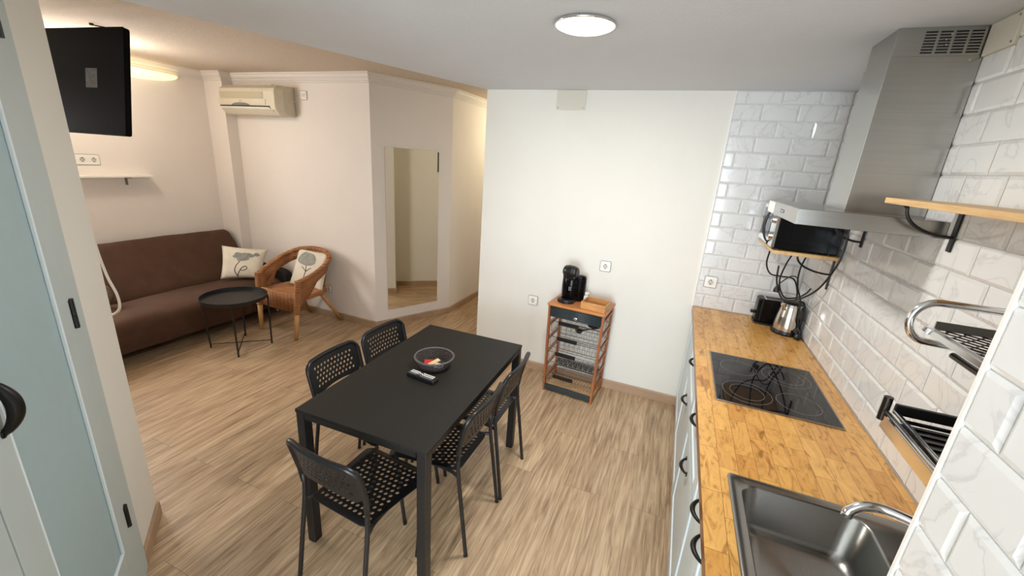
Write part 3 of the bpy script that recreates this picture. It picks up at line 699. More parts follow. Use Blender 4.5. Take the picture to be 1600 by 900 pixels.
blank('junction_cover', 'cream square cover plate on the tiles right of the hood chimney', XR - 0.008, -1.424, 2.284, XR + 0.004, -1.271, H - 0.001, [((XR - 0.008, -1.412, 2.297), RXm), ((XR - 0.008, -1.412, 2.37), RXm)])

# ---------------------------------------------------------------- ceiling lamps
t = thing('ceiling_lamp', 'round glowing ceiling lamp with thin metal ring on the kitchen ceiling', 'ceiling lamp', (-0.693, -1.487, H))
obj('ring', MB().lathe([(0.108, 0), (0.120, -0.001), (0.123, -0.010), (0.120, -0.013), (0.116, -0.011)], (-0.693, -1.487, H), 48, cap=False), 'chrome', t, smooth=True)
obj('diffuser', MB().lathe([(0.117, -0.006), (0.115, -0.014), (0.098, -0.021), (0.06, -0.027), (0.0, -0.029)], (-0.693, -1.487, H), 48, cap=False), 'lamp_glass', t, smooth=True)
t = thing('ceiling_lamp', 'round warm lamp on the living room ceiling behind the television', 'ceiling lamp', (-4.5, -1.25, H2))
obj('base', MB().lathe([(0.09, 0), (0.095, -0.02)], (-4.5, -1.25, H2), 32), 'chrome', t)
obj('diffuser', MB().lathe([(0.14, -0.02), (0.13, -0.05), (0.08, -0.07), (0.0, -0.08)], (-4.5, -1.25, H2), 32, cap=False), 'warm_lamp_glass', t, smooth=True)
t = thing('ceiling_lamp', 'small warm lamp on the hallway ceiling behind the white wall', 'ceiling lamp', (-2.05, 1.9, H2))
obj('base', MB().lathe([(0.09, 0), (0.095, -0.02)], (-2.05, 1.9, H2), 32), 'chrome', t)
obj('diffuser', MB().lathe([(0.13, -0.02), (0.12, -0.05), (0.07, -0.07), (0.0, -0.08)], (-2.05, 1.9, H2), 32, cap=False), 'warm_lamp_glass', t, smooth=True)
# shallow dish lamp on the left wall
t = thing('wall_lamp', 'glowing yellow shallow wall lamp high on the wall right of the television', 'wall lamp', (-5.15, -0.76, 2.40))
dm = MB(); seg = 28; rows = []
for i in range(9):
    f_ = i / 8; rr_ = 0.40 * math.cos(f_ * PI / 2 * 0.98); z = 2.425 - 0.075 * math.sin(f_ * PI / 2)
    rows.append([(-5.149 + 0.13 * math.cos(f_ * PI / 2) * math.sin(PI * k / seg), -0.76 - rr_ * math.cos(PI * k / seg), z) for k in range(seg + 1)])
k0 = 0
for r_ in rows: dm.v += r_
for i in range(8):
    for k in range(seg): a = i * (seg + 1) + k; dm.f.append((a, a + 1, a + seg + 2, a + seg + 1))
o = obj('shade', dm, 'wall_lamp_glass', t, smooth=True); md = o.modifiers.new('solid', 'SOLIDIFY'); md.thickness = 0.004
t = thing('ceiling_hook', 'small dark hook with a thin cable on the living room ceiling above the television', 'hook', (-4.03, -1.51, H2))
obj('hook', MB().lathe([(0.012, 0), (0.010, -0.012)], (-4.03, -1.51, H2), 12), 'flower_stem', t)
obj('cable', MB().tube(bez([(-4.03, -1.51, H2 - 0.008), (-4.01, -1.46, H2 - 0.008), (-3.99, -1.40, H2 - 0.008)], 5), 0.004, 6), 'flower_stem', t)

# ---------------------------------------------------------------- television on its arm, cable
t = thing('television', 'large black television tilted on a wall arm high beside the slanted wall end', 'television', (-3.75, -1.82, 1.83))
TR_t = Vector((-3.355, -1.70, 2.416)); TR_b = Vector((-3.317, -1.79, 1.829)); TW_ = 1.02
dd = Vector((-0.9945, -0.105, 0)).normalized(); up_ = (TR_t - TR_b); up_ = (up_ - dd * up_.dot(dd)).normalized(); hh = 0.60; nn_ = dd.cross(up_).normalized()
if nn_.y > 0: nn_ = -nn_
Mtv = Matrix(((-dd.x, up_.x, nn_.x, TR_b.x), (-dd.y, up_.y, nn_.y, TR_b.y), (-dd.z, up_.z, nn_.z, TR_b.z), (0, 0, 0, 1)))
def pl3(mb, x0, y0, x1, y1, z0, z1, r=0.01): return mb.rbox(x0, y0, z0, x1, y1, z1, r, Mtv)
obj('housing', pl3(MB(), -TW_, 0, 0, hh, -0.032, 0, 0.014), 'tv_black', t, bevel=0.004)
bz = MB(); pl3(bz, -TW_ + 0.0, hh - 0.012, 0, hh, 0, 0.003, 0.004); pl3(bz, -0.012, 0, 0, hh, 0, 0.003, 0.004); pl3(bz, -TW_, 0, 0, 0.014, 0, 0.003, 0.004)
obj('bezel', bz, 'tv_black', t)
obj('screen', pl3(MB(), -TW_ + 0.012, 0.014, -0.012, hh - 0.012, 0, 0.0015, 0.002), 'tv_black', t)
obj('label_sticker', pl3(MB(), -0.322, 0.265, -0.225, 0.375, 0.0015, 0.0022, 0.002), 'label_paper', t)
obj('wall_arm', MB().tube([(-4.2, -2.42, 2.13), (-4.17, -2.1, 2.13), (-4.15, -1.87, 2.13)], 0.02, 8).box(-4.28, -2.42, 2.03, -4.12, -2.405, 2.23), 'black_metal', t)
obj('power_cable', MB().tube(bez([(-3.80, -1.86, 1.84), (-3.84, -1.85, 1.60), (-3.802, -1.85, 1.373), (-3.785, -1.85, 1.108), (-3.735, -1.85, 0.914), (-3.665, -1.85, 0.793), (-3.665, -1.85, 0.70), (-3.735, -1.85, 0.64), (-3.83, -1.85, 0.615), (-3.93, -1.86, 0.70), (-3.95, -1.9, 1.0), (-3.95, -2.1, 1.3), (-3.95, -2.414, 1.35)], 8), 0.0085, 8), 'white_plastic', t, smooth=True)
sh = thing('picture_ledge', 'small white shelf on the wall above the brown sofa', 'shelf', (-5.15, -1.1, 1.45))
obj('board', MB().box(-5.15, -1.62, 1.452, -5.04, -0.76, 1.468), 'white_plastic', sh, bevel=0.001)
obj('bracket', MB().box(-5.15, -0.965, 1.375, -5.145, -0.945, 1.452).box(-5.15, -0.963, 1.444, -5.07, -0.947, 1.452), 'grey_plastic', sh)
obj('bracket', MB().box(-5.15, -1.465, 1.375, -5.145, -1.445, 1.452).box(-5.15, -1.463, 1.444, -5.07, -1.447, 1.452), 'grey_plastic', sh)

# ---------------------------------------------------------------- air conditioner
t = thing('air_conditioner', 'yellowed cream wall air conditioner below the crown moulding', 'air conditioner', (-4.42, 0.0, 2.12))
ax0, ax1 = -4.835, -3.985
prof = [(0.0, 2.395), (-0.14, 2.392), (-0.190, 2.360), (-0.198, 2.33), (-0.198, 2.20), (-0.190, 2.165), (-0.140, 2.115), (0.0, 2.112)]
ab = MB(); nP = len(prof); xs = [ax0, ax0 + 0.02, ax1 - 0.05, ax1]; sc_ = [0.88, 1, 1, 0.68]
for x, s_ in zip(xs, sc_):
    for y, z in prof: ab.v.append((x, 0.018 + y * s_, 2.258 + (z - 2.258) * (0.97 if s_ < 1 else 1)))
for i in range(3):
    for k in range(nP): l = (k + 1) % nP; ab.f.append((i * nP + k, i * nP + l, (i + 1) * nP + l, (i + 1) * nP + k))
ab.f.append(tuple(range(nP))); ab.f.append(tuple(3 * nP + k for k in range(nP - 1, -1, -1)))
fixn(obj('housing', ab, 'cream_plastic', t, bevel=0.006))
gx0, gx1 = ax0 + 0.03, ax1 - 0.20
obj('intake_grille', MB().box(gx0, -0.1825, 2.262, gx1, -0.1790, 2.325), 'cream_shade', t)
obj('front_panel', MB().box(ax0 + 0.01, -0.1855, 2.205, ax1 - 0.17, -0.1790, 2.258), 'cream_plastic', t, bevel=0.002)
obj('air_outlet', MB().box(ax0 + 0.02, -0.1825, 2.186, ax1 - 0.12, -0.1700, 2.196), 'dark_slot', t)
am = MB(); pts = [(gx0 + 0.30 + 0.13 * math.cos(PI * k / 12), 2.197 + 0.027 * math.sin(PI * k / 12)) for k in range(13)]
am.add([(x, -0.1865, z) for x, z in pts] + [(x, -0.1845, z) for x, z in pts], [tuple(range(13)), tuple(range(25, 12, -1))] + [(i, (i + 1) % 13, 13 + (i + 1) % 13, 13 + i) for i in range(13)])
fixn(obj('emblem_arc', am, 'grey_plastic', t)); obj('logo_mark', MB().box(gx0 + 0.28, -0.1870, 2.236, gx0 + 0.32, -0.1850, 2.240), 'flower_stem', t)
obj('louvre', MB().add([(ax0 + 0.02, -0.1810, 2.184), (ax1 - 0.13, -0.1810, 2.184), (ax1 - 0.13, -0.1420, 2.136), (ax0 + 0.02, -0.1420, 2.136), (ax0 + 0.02, -0.1770, 2.187), (ax1 - 0.13, -0.1770, 2.187), (ax1 - 0.13, -0.1380, 2.139), (ax0 + 0.02, -0.1380, 2.139)], [(0, 1, 2, 3), (7, 6, 5, 4), (0, 4, 5, 1), (1, 5, 6, 2), (2, 6, 7, 3), (3, 7, 4, 0)]), 'white_plastic', t)
obj('louvre_arm', MB().tube([(ax1 - 0.128, -0.1790, 2.184), (ax1 - 0.09, -0.1580, 2.150)], 0.003, 6), 'dark_slot', t)
obj('pipe_clip', MB().box(-4.25, -0.05, 2.395, -4.215, -0.02, 2.415), 'white_plastic', t)
obj('power_lead', MB().tube(bez([(-3.997, -0.02, 2.26), (-3.965, 0.012, 2.265), (-3.945, 0.012, 2.30), (-3.905, 0.012, 2.315)], 5), 0.005, 6), 'white_plastic', t)

# ---------------------------------------------------------------- mirror
A = Vector((-3.055, 0.02)); MU = Vector((0.415, 0.82)).normalized(); MN = Vector((MU.y, -MU.x))
def onm(s, o): p = A + MU * s + MN * o; return (p.x, p.y)
s0 = 0.135; s1 = 0.745
t = thing('wall_mirror', 'tall frameless mirror on the angled wall between armchair and hallway', 'mirror', (onm(0.44, 0)[0], onm(0.44, 0)[1], 0.19))
obj('backing', MB().prism([onm(s0, 0.0), onm(s1, 0.0), onm(s1, 0.007), onm(s0, 0.007)][::-1], 0.19, 1.888), 'light_wood', t)
obj('glass', MB().prism([onm(s0, 0.007), onm(s1, 0.007), onm(s1, 0.010), onm(s0, 0.010)][::-1], 0.19, 1.888), 'mirror_glass', t)
obj('black_clip', MB().prism([onm(s1 - 0.014, 0.010), onm(s1, 0.010), onm(s1, 0.013), onm(s1 - 0.014, 0.013)][::-1], 1.67, 1.875), 'black_plastic', t)

# ---------------------------------------------------------------- dining table
TX, TY, TA = -1.625, -2.209, 0.0236
t = thing('dining_table', 'black rectangular dining table in the middle of the room', 'table', (TX, TY, 0), TA)
TWd, TL, TZ = 0.666, 1.11, 0.743
obj('tabletop', MB().box(0, 0, TZ - 0.016, TWd, TL, TZ), 'black_table', t, bevel=0.002, local=True)
ap = MB()
for a in ((0.05, 0.004, TWd - 0.05, 0.024), (0.05, TL - 0.024, TWd - 0.05, TL - 0.004), (0.004, 0.05, 0.024, TL - 0.05), (TWd - 0.024, 0.05, TWd - 0.004, TL - 0.05)):
    ap.box(a[0], a[1], TZ - 0.042, a[2], a[3], TZ - 0.016)
obj('frame', ap, 'black_metal', t, local=True)
for x, y in ((0.002, 0.002), (TWd - 0.046, 0.002), (0.002, TL - 0.046), (TWd - 0.046, TL - 0.046)):
    obj('leg', MB().box(x, y, 0, x + 0.044, y + 0.044, TZ - 0.016), 'black_metal', t, bevel=0.003, local=True)

# ---------------------------------------------------------------- dining chairs
def smooth_rect(w0, w1, h0, h1, r, seg=5):
    # outline from (lower) h0 width w0 to (upper) h1 width w1, centred on u
    pts = []
    for cx, cy, a0 in ((w1 / 2 - r, h1 - r, 0), (-w1 / 2 + r, h1 - r, PI / 2), (-w0 / 2 + r, h0 + r, PI), (w0 / 2 - r, h0 + r, 1.5 * PI)):
        for k in range(seg + 1): tt = a0 + PI / 2 * k / seg; pts.append((cx + r * math.cos(tt), cy + r * math.sin(tt)))
    return pts
def perforated(outline, u0, u1, v0, v1, nu, nv, fn, hole, th, stagger=True):
    """a sheet with real round holes; fn(u, v, side) maps to 3D, side 0 top / 1 bottom"""
    mb = MB(); T = [[], []]
    cu = (u1 - u0) / nu; cv = (v1 - v0) / nv
    def emit(poly):            # poly list of (u,v), ccw
        k = len(mb.v); mb.v += [fn(u, v, 0) for u, v in poly]; mb.f.append(tuple(range(k, k + len(poly))))
        k = len(mb.v); mb.v += [fn(u, v, 1) for u, v in poly]; mb.f.append(tuple(range(k + len(poly) - 1, k - 1, -1)))
    def wall(loop, inv=False):
        n = len(loop); k = len(mb.v); mb.v += [fn(u, v, 0) for u, v in loop] + [fn(u, v, 1) for u, v in loop]
        for i in range(n):
            j = (i + 1) % n; q = (k + i, k + n + i, k + n + j, k + j); mb.f.append(q if not inv else q[::-1])
    for j in range(nv):
        va, vb = v0 + j * cv, v0 + (j + 1) * cv; sft = cu / 2 if (stagger and j % 2) else 0
        cells = nu - (1 if sft else 0)
        if sft: emit([(u0, va), (u0 + sft, va), (u0 + sft, vb), (u0, vb)]); emit([(u1 - sft, va), (u1, va), (u1, vb), (u1 - sft, vb)])
        for i in range(cells):
            ua, ub = u0 + sft + i * cu, u0 + sft + (i + 1) * cu; cx, cy = (ua + ub) / 2, (va + vb) / 2
            H8 = [(cx + hole * math.cos(PI / 4 * k + PI / 8), cy + hole * math.sin(PI / 4 * k + PI / 8)) for k in range(8)]
            c = [(ub, vb), (ua, vb), (ua, va), (ub, va)]
            # quads between hole octagon and cell corners
            emit([H8[7], (ub, va), (ub, vb), H8[0]]); emit([H8[0], (ub, vb), H8[1]])
            emit([H8[1], (ub, vb), (ua, vb), H8[2]]); emit([H8[2], (ua, vb), H8[3]])
            emit([H8[3], (ua, vb), (ua, va), H8[4]]); emit([H8[4], (ua, va), H8[5]])
            emit([H8[5], (ua, va), (ub, va), H8[6]]); emit([H8[6], (ub, va), H8[7]])
            wall(H8)
    # border between the grid rectangle and the outline
    n = len(outline); inner = []
    for (u, v) in outline:
        # project outline point to the rectangle boundary
        inner.append((min(max(u, u0), u1), min(max(v, v0), v1)))
    for i in range(n):
        j = (i + 1) % n; quad = [inner[i], outline[i], outline[j], inner[j]]
        if inner[i] == inner[j]: quad = [inner[i], outline[i], outline[j]]
        emit(quad)
    wall(outline, True)
    return mb
def dens(outline, step=0.02):
    out = []
    for i, p in enumerate(outline):
        q = outline[(i + 1) % len(outline)]; L = math.dist(p, q); m_ = max(1, int(L / step))
        for k in range(m_): out.append((p[0] + (q[0] - p[0]) * k / m_, p[1] + (q[1] - p[1]) * k / m_))
    return out
# side profile: rear frame centreline y(z) in chair space, the chair faces +y
def rear_y(z):
    P = [(0, -0.205), (0.30, -0.165), (0.44, -0.145), (0.52, -0.140), (0.60, -0.148), (0.70, -0.170), (0.78, -0.195)]
    for (a, ya), (b_, yb) in zip(P, P[1:]):
        if z <= b_: return ya + (yb - ya) * (z - a) / (b_ - a)
    return P[-1][1]
def make_chair(label, loc, rz):
    t = thing('dining_chair', label, 'chair', loc, rz, 'black perforated chairs around the dining table')
    # seat
    def fs(u, v, s):
        dip = -0.008 * (1 - (u / 0.19) ** 2) * (1 - ((v - 0.055) / 0.2) ** 2)
        drop = -0.02 * max(0, (v - 0.195) / 0.05) ** 2 - 0.012 * max(0, (abs(u) - 0.15) / 0.04) ** 2
        return (u, v, 0.450 + dip + drop - 0.005 * s)
    ol = dens(smooth_rect(0.31, 0.385, -0.135, 0.245, 0.035), 0.025)
    seat = perforated(ol, -0.148, 0.148, -0.105, 0.21, 11, 12, fs, 0.0088, 0.005)
    obj('seat', seat, 'black_plastic', t, local=True)
    # backrest
    Wb = 0.365
    def fb_(u, v, s):
        bend = -0.022 * (1 - (u / (Wb / 2)) ** 2)
        return (u, rear_y(v) + bend + (0.002 if s == 0 else -0.003), v)
    def arch(o): return [(u, v + (0.022 * (1 - (abs(u) / (Wb / 2)) ** 2) if v < 0.61 else 0)) for u, v in o]
    ol = arch(dens(smooth_rect(0.335, Wb - 0.004, 0.575, 0.767, 0.045), 0.025))
    back = perforated(ol, -0.140, 0.140, 0.617, 0.737, 11, 5, lambda u, v, s: fb_(u, v, s), 0.0080, 0.005)
    bk = obj('backrest', back, 'black_plastic', t, local=True)
    rim = []
    top = smooth_rect(0.345, Wb, 0.50, 0.777, 0.05, 8)
    arcp = [(Wb / 2 - 0.006, 0.53), (Wb / 2 - 0.002, 0.60)] + [(Wb / 2 - 0.05 + 0.05 * math.cos(a), 0.719 + 0.05 * math.sin(a)) for a in [PI / 2 * k / 8 for k in range(9)]]
    arcp += [(u, 0.769) for u in (0.08, 0.03, -0.03, -0.08)] + [(-u, v) for u, v in arcp[::-1]]
    obj('rim', MB().tube([(u, rear_y(v) - 0.022 * (1 - (u / (Wb / 2)) ** 2), v) for u, v in arcp], [0.0095] + [0.012] * (len(arcp) - 2) + [0.0095], 9), 'black_plastic', bk, smooth=True, local=True)
    for s_ in (-1, 1):
        obj('leg', MB().tube([(s_ * (0.184 - 0.012 * z / 0.56), rear_y(z), z) for z in (0, 0.012, 0.15, 0.30, 0.40, 0.46, 0.52, 0.57)], [0.0115] + [0.0098] * 7, 9), 'black_metal', t, smooth=True, local=True)
        obj('leg', MB().tube(bez([(s_ * 0.160, 0.165, 0), (s_ * 0.156, 0.195, 0.22), (s_ * 0.152, 0.215, 0.395), (s_ * 0.150, 0.195, 0.430)], 4), 0.0098, 9), 'black_metal', t, smooth=True, local=True)
        obj('side_rail', MB().tube(bez([(s_ * 0.150, 0.195, 0.430), (s_ * 0.149, 0.0, 0.433), (s_ * 0.156, -0.09, 0.436), (s_ * 0.175, rear_y(0.44) + 0.002, 0.438)], 5), 0.0085, 9), 'black_metal', t, smooth=True, local=True)
    return t
c0 = make_chair('black perforated chair at the near end of the table, its back to the camera', (-1.272, -2.205, 0), -0.075)
def chair_copy(label, loc, rz):
    c = copy_tree(c0); c.matrix_basis = Matrix.Translation(loc) @ Matrix.Rotation(rz, 4, 'Z'); c['label'] = label
    c.name = 'dining_chair.001'
    return c
# right side chairs face -x (rz = +90 deg turns +y to -x)
chair_copy('black perforated chair on the right side of the table, nearer the camera', (-1.095, -1.768, 0), PI / 2)
chair_copy('black perforated chair on the right side of the table, nearer the white wall', (-1.09, -1.377, 0), PI / 2 + 0.02)
chair_copy('black perforated chair on the left side of the table, nearer the camera', (-1.665, -1.755, 0), -PI / 2 + 0.02)
chair_copy('black perforated chair on the left side of the table, nearer the mirror', (-1.655, -1.362, 0), -PI / 2 - 0.05)

# ---------------------------------------------------------------- basket, packets, remote on the table
bx, by = -1.312, -1.582
t = thing('woven_basket', 'round dark woven bread basket on the black table', 'basket', (bx, by, TZ))
ws = MB(); nr = 9; ns = 34
def rad(z): return 0.072 + 0.030 * (z / 0.055) ** 0.9
for i in range(nr):
    z = 0.004 + 0.05 * i / (nr - 1)
    pts = [(bx + (rad(z) + (0.0022 if (k + i) % 2 else -0.0022)) * math.cos(2 * PI * k / ns), by + (rad(z) + (0.0022 if (k + i) % 2 else -0.0022)) * math.sin(2 * PI * k / ns), TZ + z) for k in range(ns)]
    ws.tube(pts, 0.0022, 5, closed=True)
for k in range(0, ns):
    a = 2 * PI * k / ns; ws.tube([(bx + rad(z) * math.cos(a), by + rad(z) * math.sin(a), TZ + z) for z in (0.002, 0.02, 0.04, 0.055)], 0.0016, 4)
obj('weave', ws, 'basket_weave', t)
obj('base', MB().lathe([(0.072, 0.0), (0.072, 0.003)], (bx, by, TZ), 32), 'basket_weave', t)
obj('rim', MB().tube([(bx + 0.104 * math.cos(2 * PI * k / 40), by + 0.104 * math.sin(2 * PI * k / 40), TZ + 0.058 + 0.001 * (k % 2)) for k in range(40)], 0.0055, 8, closed=True), 'basket_rim', t, smooth=True)
def packet(name, mat, label, cx, cy, w_, l_, rz, z, tilt=0.0, h=0.006, cat='packet'):
    M = Matrix.Translation((cx, cy, z)) @ Matrix.Rotation(rz, 4, 'Z') @ Matrix.Rotation(tilt, 4, 'X')
    return tag(obj(name, MB().box(-w_ / 2, -l_ / 2, 0, w_ / 2, l_ / 2, h, M), mat, bevel=0.0015), label, cat)
packet('packet', 'red_packet', 'small red packet on the left inside the woven basket', bx - 0.035, by - 0.005, 0.045, 0.05, 0.5, TZ + 0.006, 0.10, 0.012)
packet('packet', 'beige_packet', 'small beige packet standing out in the middle of the woven basket', bx + 0.001, by - 0.003, 0.028, 0.066, -0.45, TZ + 0.022, 0.22, 0.005)
packet('packet', 'white_packet', 'small white packet on the right inside the woven basket', bx + 0.036, by - 0.012, 0.052, 0.042, 0.2, TZ + 0.008, 0.08, 0.010)
rx, ry, ra = -1.290, -1.728, -0.10
t = thing('remote_control', 'black remote control lying beside the woven basket', 'remote control', (rx, ry, TZ), ra)
obj('body', MB().rbox(-0.088, -0.024, 0.001, 0.088, 0.024, 0.021, 0.007), 'black_plastic', t, bevel=0.004, local=True)
bt = MB(); wt_ = MB()
for i in range(14):
    for j in range(3 if i not in (5, 6) else 2):
        x = -0.072 + i * 0.0105; y = -0.014 + j * 0.014 + (0.007 if i in (5, 6) else 0); (wt_ if (i * 3 + j) % 3 else bt).rbox(x - 0.0032, y - 0.004, 0.021, x + 0.0032, y + 0.004, 0.0228, 0.0015, seg=2)
obj('light_buttons', wt_, 'white_packet', t, local=True); obj('grey_buttons', bt, 'grey_plastic', t, local=True)

# ---------------------------------------------------------------- trolley with wire baskets
TA2 = -0.0872
TF = Vector((-1.06, -0.34, 0)); tu = Vector((math.cos(TA2), math.sin(TA2), 0)); tv = Vector((-math.sin(TA2), math.cos(TA2), 0))
t = thing('basket_trolley', 'wooden kitchen trolley with wire baskets against the white wall', 'trolley', (-0.83, -0.19, 0))
WT, DT, ZT2 = 0.465, 0.33, 0.79
def tp(u, v, z, flare=True):
    f_ = 1 - z / ZT2 if flare else 0    # legs splay slightly inward at the bottom
    u2 = u + (0.012 if u < WT / 2 else -0.012) * f_; v2 = v + (-0.0) * f_
    p = TF + tu * u2 + tv * (v2 + 0.0) ; return Vector((p.x, p.y, z))
MT = Matrix(((tu.x, tv.x, 0, TF.x), (tu.y, tv.y, 0, TF.y), (0, 0, 1, 0), (0, 0, 0, 1)))
obj('tabletop', MB().box(0, 0, ZT2 - 0.02, WT, DT, ZT2, MT), 'trolley_top_wood', t, bevel=0.004)
def post(u, v0_, v1_):
    m_ = MB(); du = 0.017 if u < WT / 2 else -0.017
    b4 = [tp(u, v0_ + 0.0, 0), tp(u, v0_ + 0.032, 0), tp(u, v0_ + 0.032, 0) + tu * du, tp(u, v0_, 0) + tu * du]
    t4 = [tp(u, v1_, ZT2 - 0.02), tp(u, v1_ + 0.032, ZT2 - 0.02), tp(u, v1_ + 0.032, ZT2 - 0.02) + tu * du, tp(u, v1_, ZT2 - 0.02) + tu * du]
    m_.hexa(b4, t4); return m_
for u in (0.006, WT - 0.006):
    for v0_, v1_ in ((0.03, 0.012), (DT - 0.04, DT - 0.045)):
        fixn(obj('leg', post(u, v0_, v1_), 'trolley_wood', t, bevel=0.003))
    for z in (0.10, 0.22, 0.34, 0.46, 0.58, 0.70):
        du = 0.014 if u < WT / 2 else -0.014; m_ = MB()
        a = tp(u, 0.045, z); b_ = tp(u, DT - 0.035, z + 0.012)
        m_.hexa([a, b_, b_ + tu * du, a + tu * du], [a + Vector((0, 0, 0.022)), b_ + Vector((0, 0, 0.022)), b_ + tu * du + Vector((0, 0, 0.022)), a + tu * du + Vector((0, 0, 0.022))])
        fixn(obj('runner', m_, 'trolley_wood', t))
# tambour drawer front
tm = MB()
for k in range(6): tm.tube([tp(0.026, 0.016, 0.686 + k * 0.0145), tp(WT - 0.026, 0.016, 0.686 + k * 0.0145)], 0.0082, 8)
d = obj('drawer', tm, 'tambour', t, smooth=True)
obj('knob', MB().lathe([(0.016, 0), (0.014, 0.008), (0.005, 0.012)], (0, 0, 0), 16, MT @ Matrix.Translation((WT / 2 + 0.01, 0.008, 0.705)) @ Matrix.Rotation(PI / 2, 4, 'X')), 'wire_chrome', d)
obj('plinth', MB().box(0.03, 0.03, 0.02, WT - 0.03, 0.046, 0.065, MT), 'tambour', t, bevel=0.003)
obj('back_bar', MB().box(0.03, DT - 0.03, 0.12, WT - 0.03, DT - 0.016, 0.19, MT), 'tambour', t, bevel=0.003)
obj('bottom_panel', MB().box(0.03, 0.046, 0.022, WT - 0.03, DT - 0.02, 0.03, MT), 'light_wood', t)
def wire_basket(z0, h, nw=10, tagbar=True):
    m_ = MB(); r_ = 0.0014; u0_, u1_, v0_, v1_ = 0.032, WT - 0.032, 0.03, DT - 0.04
    P = lambda u, v, z: TF + tu * u + tv * v + Vector((0, 0, z))
    m_.tube([P(u0_, v0_, z0 + h), P(u1_, v0_, z0 + h), P(u1_, v1_, z0 + h), P(u0_, v1_, z0 + h)], 0.003, 6, closed=True)
    m_.tube([P(u0_ + .01, v0_ + .01, z0), P(u1_ - .01, v0_ + .01, z0), P(u1_ - .01, v1_ - .01, z0), P(u0_ + .01, v1_ - .01, z0)], 0.0022, 6, closed=True)
    for i in range(nw):
        u = u0_ + 0.012 + (u1_ - u0_ - 0.024) * i / (nw - 1)
        m_.tube([P(u, v0_, z0 + h), P(u, v0_ + 0.01, z0), P(u, v1_ - 0.01, z0), P(u, v1_, z0 + h)], r_, 4)
    for i in range(4):
        v = v0_ + 0.015 + (v1_ - v0_ - 0.03) * i / 3
        m_.tube([P(u0_, v, z0 + h), P(u0_ + 0.01, v, z0), P(u1_ - 0.01, v, z0), P(u1_, v, z0 + h)], r_, 4)
    b = obj('basket', m_, 'wire_chrome', t)
    if tagbar: obj('grip', MB().box(0.10, v0_ - 0.010, z0 + h - 0.022, 0.27, v0_ + 0.004, z0 + h + 0.008, MT), 'black_plastic', b, bevel=0.003)
    return b
for z0 in (0.545, 0.41, 0.275): wire_basket(z0, 0.095)
wire_basket(0.09, 0.075, 16)
# utensils lying in the top basket
P = lambda u, v, z: TF + tu * u + tv * v + Vector((0, 0, z))
t2 = thing('ladle', 'black kitchen ladle lying in the top wire basket', 'ladle', tuple(P(0.3, 0.15, 0.55)))
obj('bowl', MB().lathe([(0.002, 0), (0.022, 0.006), (0.032, 0.022), (0.034, 0.03)], tuple(P(0.25, 0.12, 0.549)), 20), 'black_plastic', t2, smooth=True)
obj('handle', MB().tube([P(0.27, 0.13, 0.575), P(0.39, 0.20, 0.60)], 0.006, 8), 'black_plastic', t2)
t2 = thing('frying_pan', 'small dark pan resting in the top wire basket behind the ladle', 'pan', tuple(P(0.33, 0.2, 0.55)))
obj('pan_body', MB().lathe([(0.05, 0), (0.062, 0.022), (0.058, 0.022), (0.047, 0.003)], tuple(P(0.345, 0.20, 0.604)), 28, cap=True), 'dark_plastic', t2)
obj('handle', MB().tube([P(0.285, 0.20, 0.622), P(0.17, 0.17, 0.628)], 0.007, 8), 'black_plastic', t2)

# coffee machine
cx, cy = -0.918, -0.185
cx = -0.925; t = thing('coffee_machine', 'black rounded capsule coffee machine on top of the trolley', 'coffee machine', (cx, cy, ZT2), -0.25)
obj('drip_base', MB().lathe([(0.068, 0), (0.070, 0.006), (0.070, 0.022), (0.064, 0.028)], (0, -0.055, 0), 36, sx=1, sy=0.85).lathe([(0.058, 0), (0.058, 0.028)], (0, 0.0, 0), 28), 'black_plastic', t, local=True)
obj('body', MB().lathe([(0.070, 0.02), (0.076, 0.04), (0.078, 0.12), (0.076, 0.185), (0.064, 0.208), (0.03, 0.220)], (0, 0.02, 0), 40), 'gloss_black', t, smooth=True, local=True)
Mh = Matrix.Translation((0, -0.018, 0.245)) @ Matrix.Rotation(PI / 2, 4, 'Y')
obj('head', MB().lathe([(0.03, -0.060), (0.042, -0.052), (0.050, -0.02), (0.050, 0.02), (0.042, 0.052), (0.03, 0.060)], (0, 0, 0), 32, Mh).box(-0.052, -0.05, 0.195, 0.052, 0.03, 0.235), 'black_plastic', t, smooth=False, local=True, bevel=0.006)
obj('nozzle', MB().lathe([(0.016, 0), (0.012, -0.018)], (0, -0.052, 0.198), 16), 'black_plastic', t, local=True)
obj('water_tank', MB().lathe([(0.044, 0.004), (0.046, 0.02), (0.046, 0.185), (0.040, 0.205), (0.02, 0.212)], (0.055, 0.062, 0), 32), 'gloss_black', t, smooth=True, local=True)
bt = MB()
for i in range(2):
    for j in range(3): bt.lathe([(0.0028, 0), (0.0028, 0.0012)], (0, 0, 0), 8, Matrix.Translation((0.020 + i * 0.012, -0.0585 + 0.004 * i, 0.105 + j * 0.012)) @ Matrix.Rotation(PI / 2, 4, 'X'))
obj('buttons', bt, 'white_packet', t, local=True)
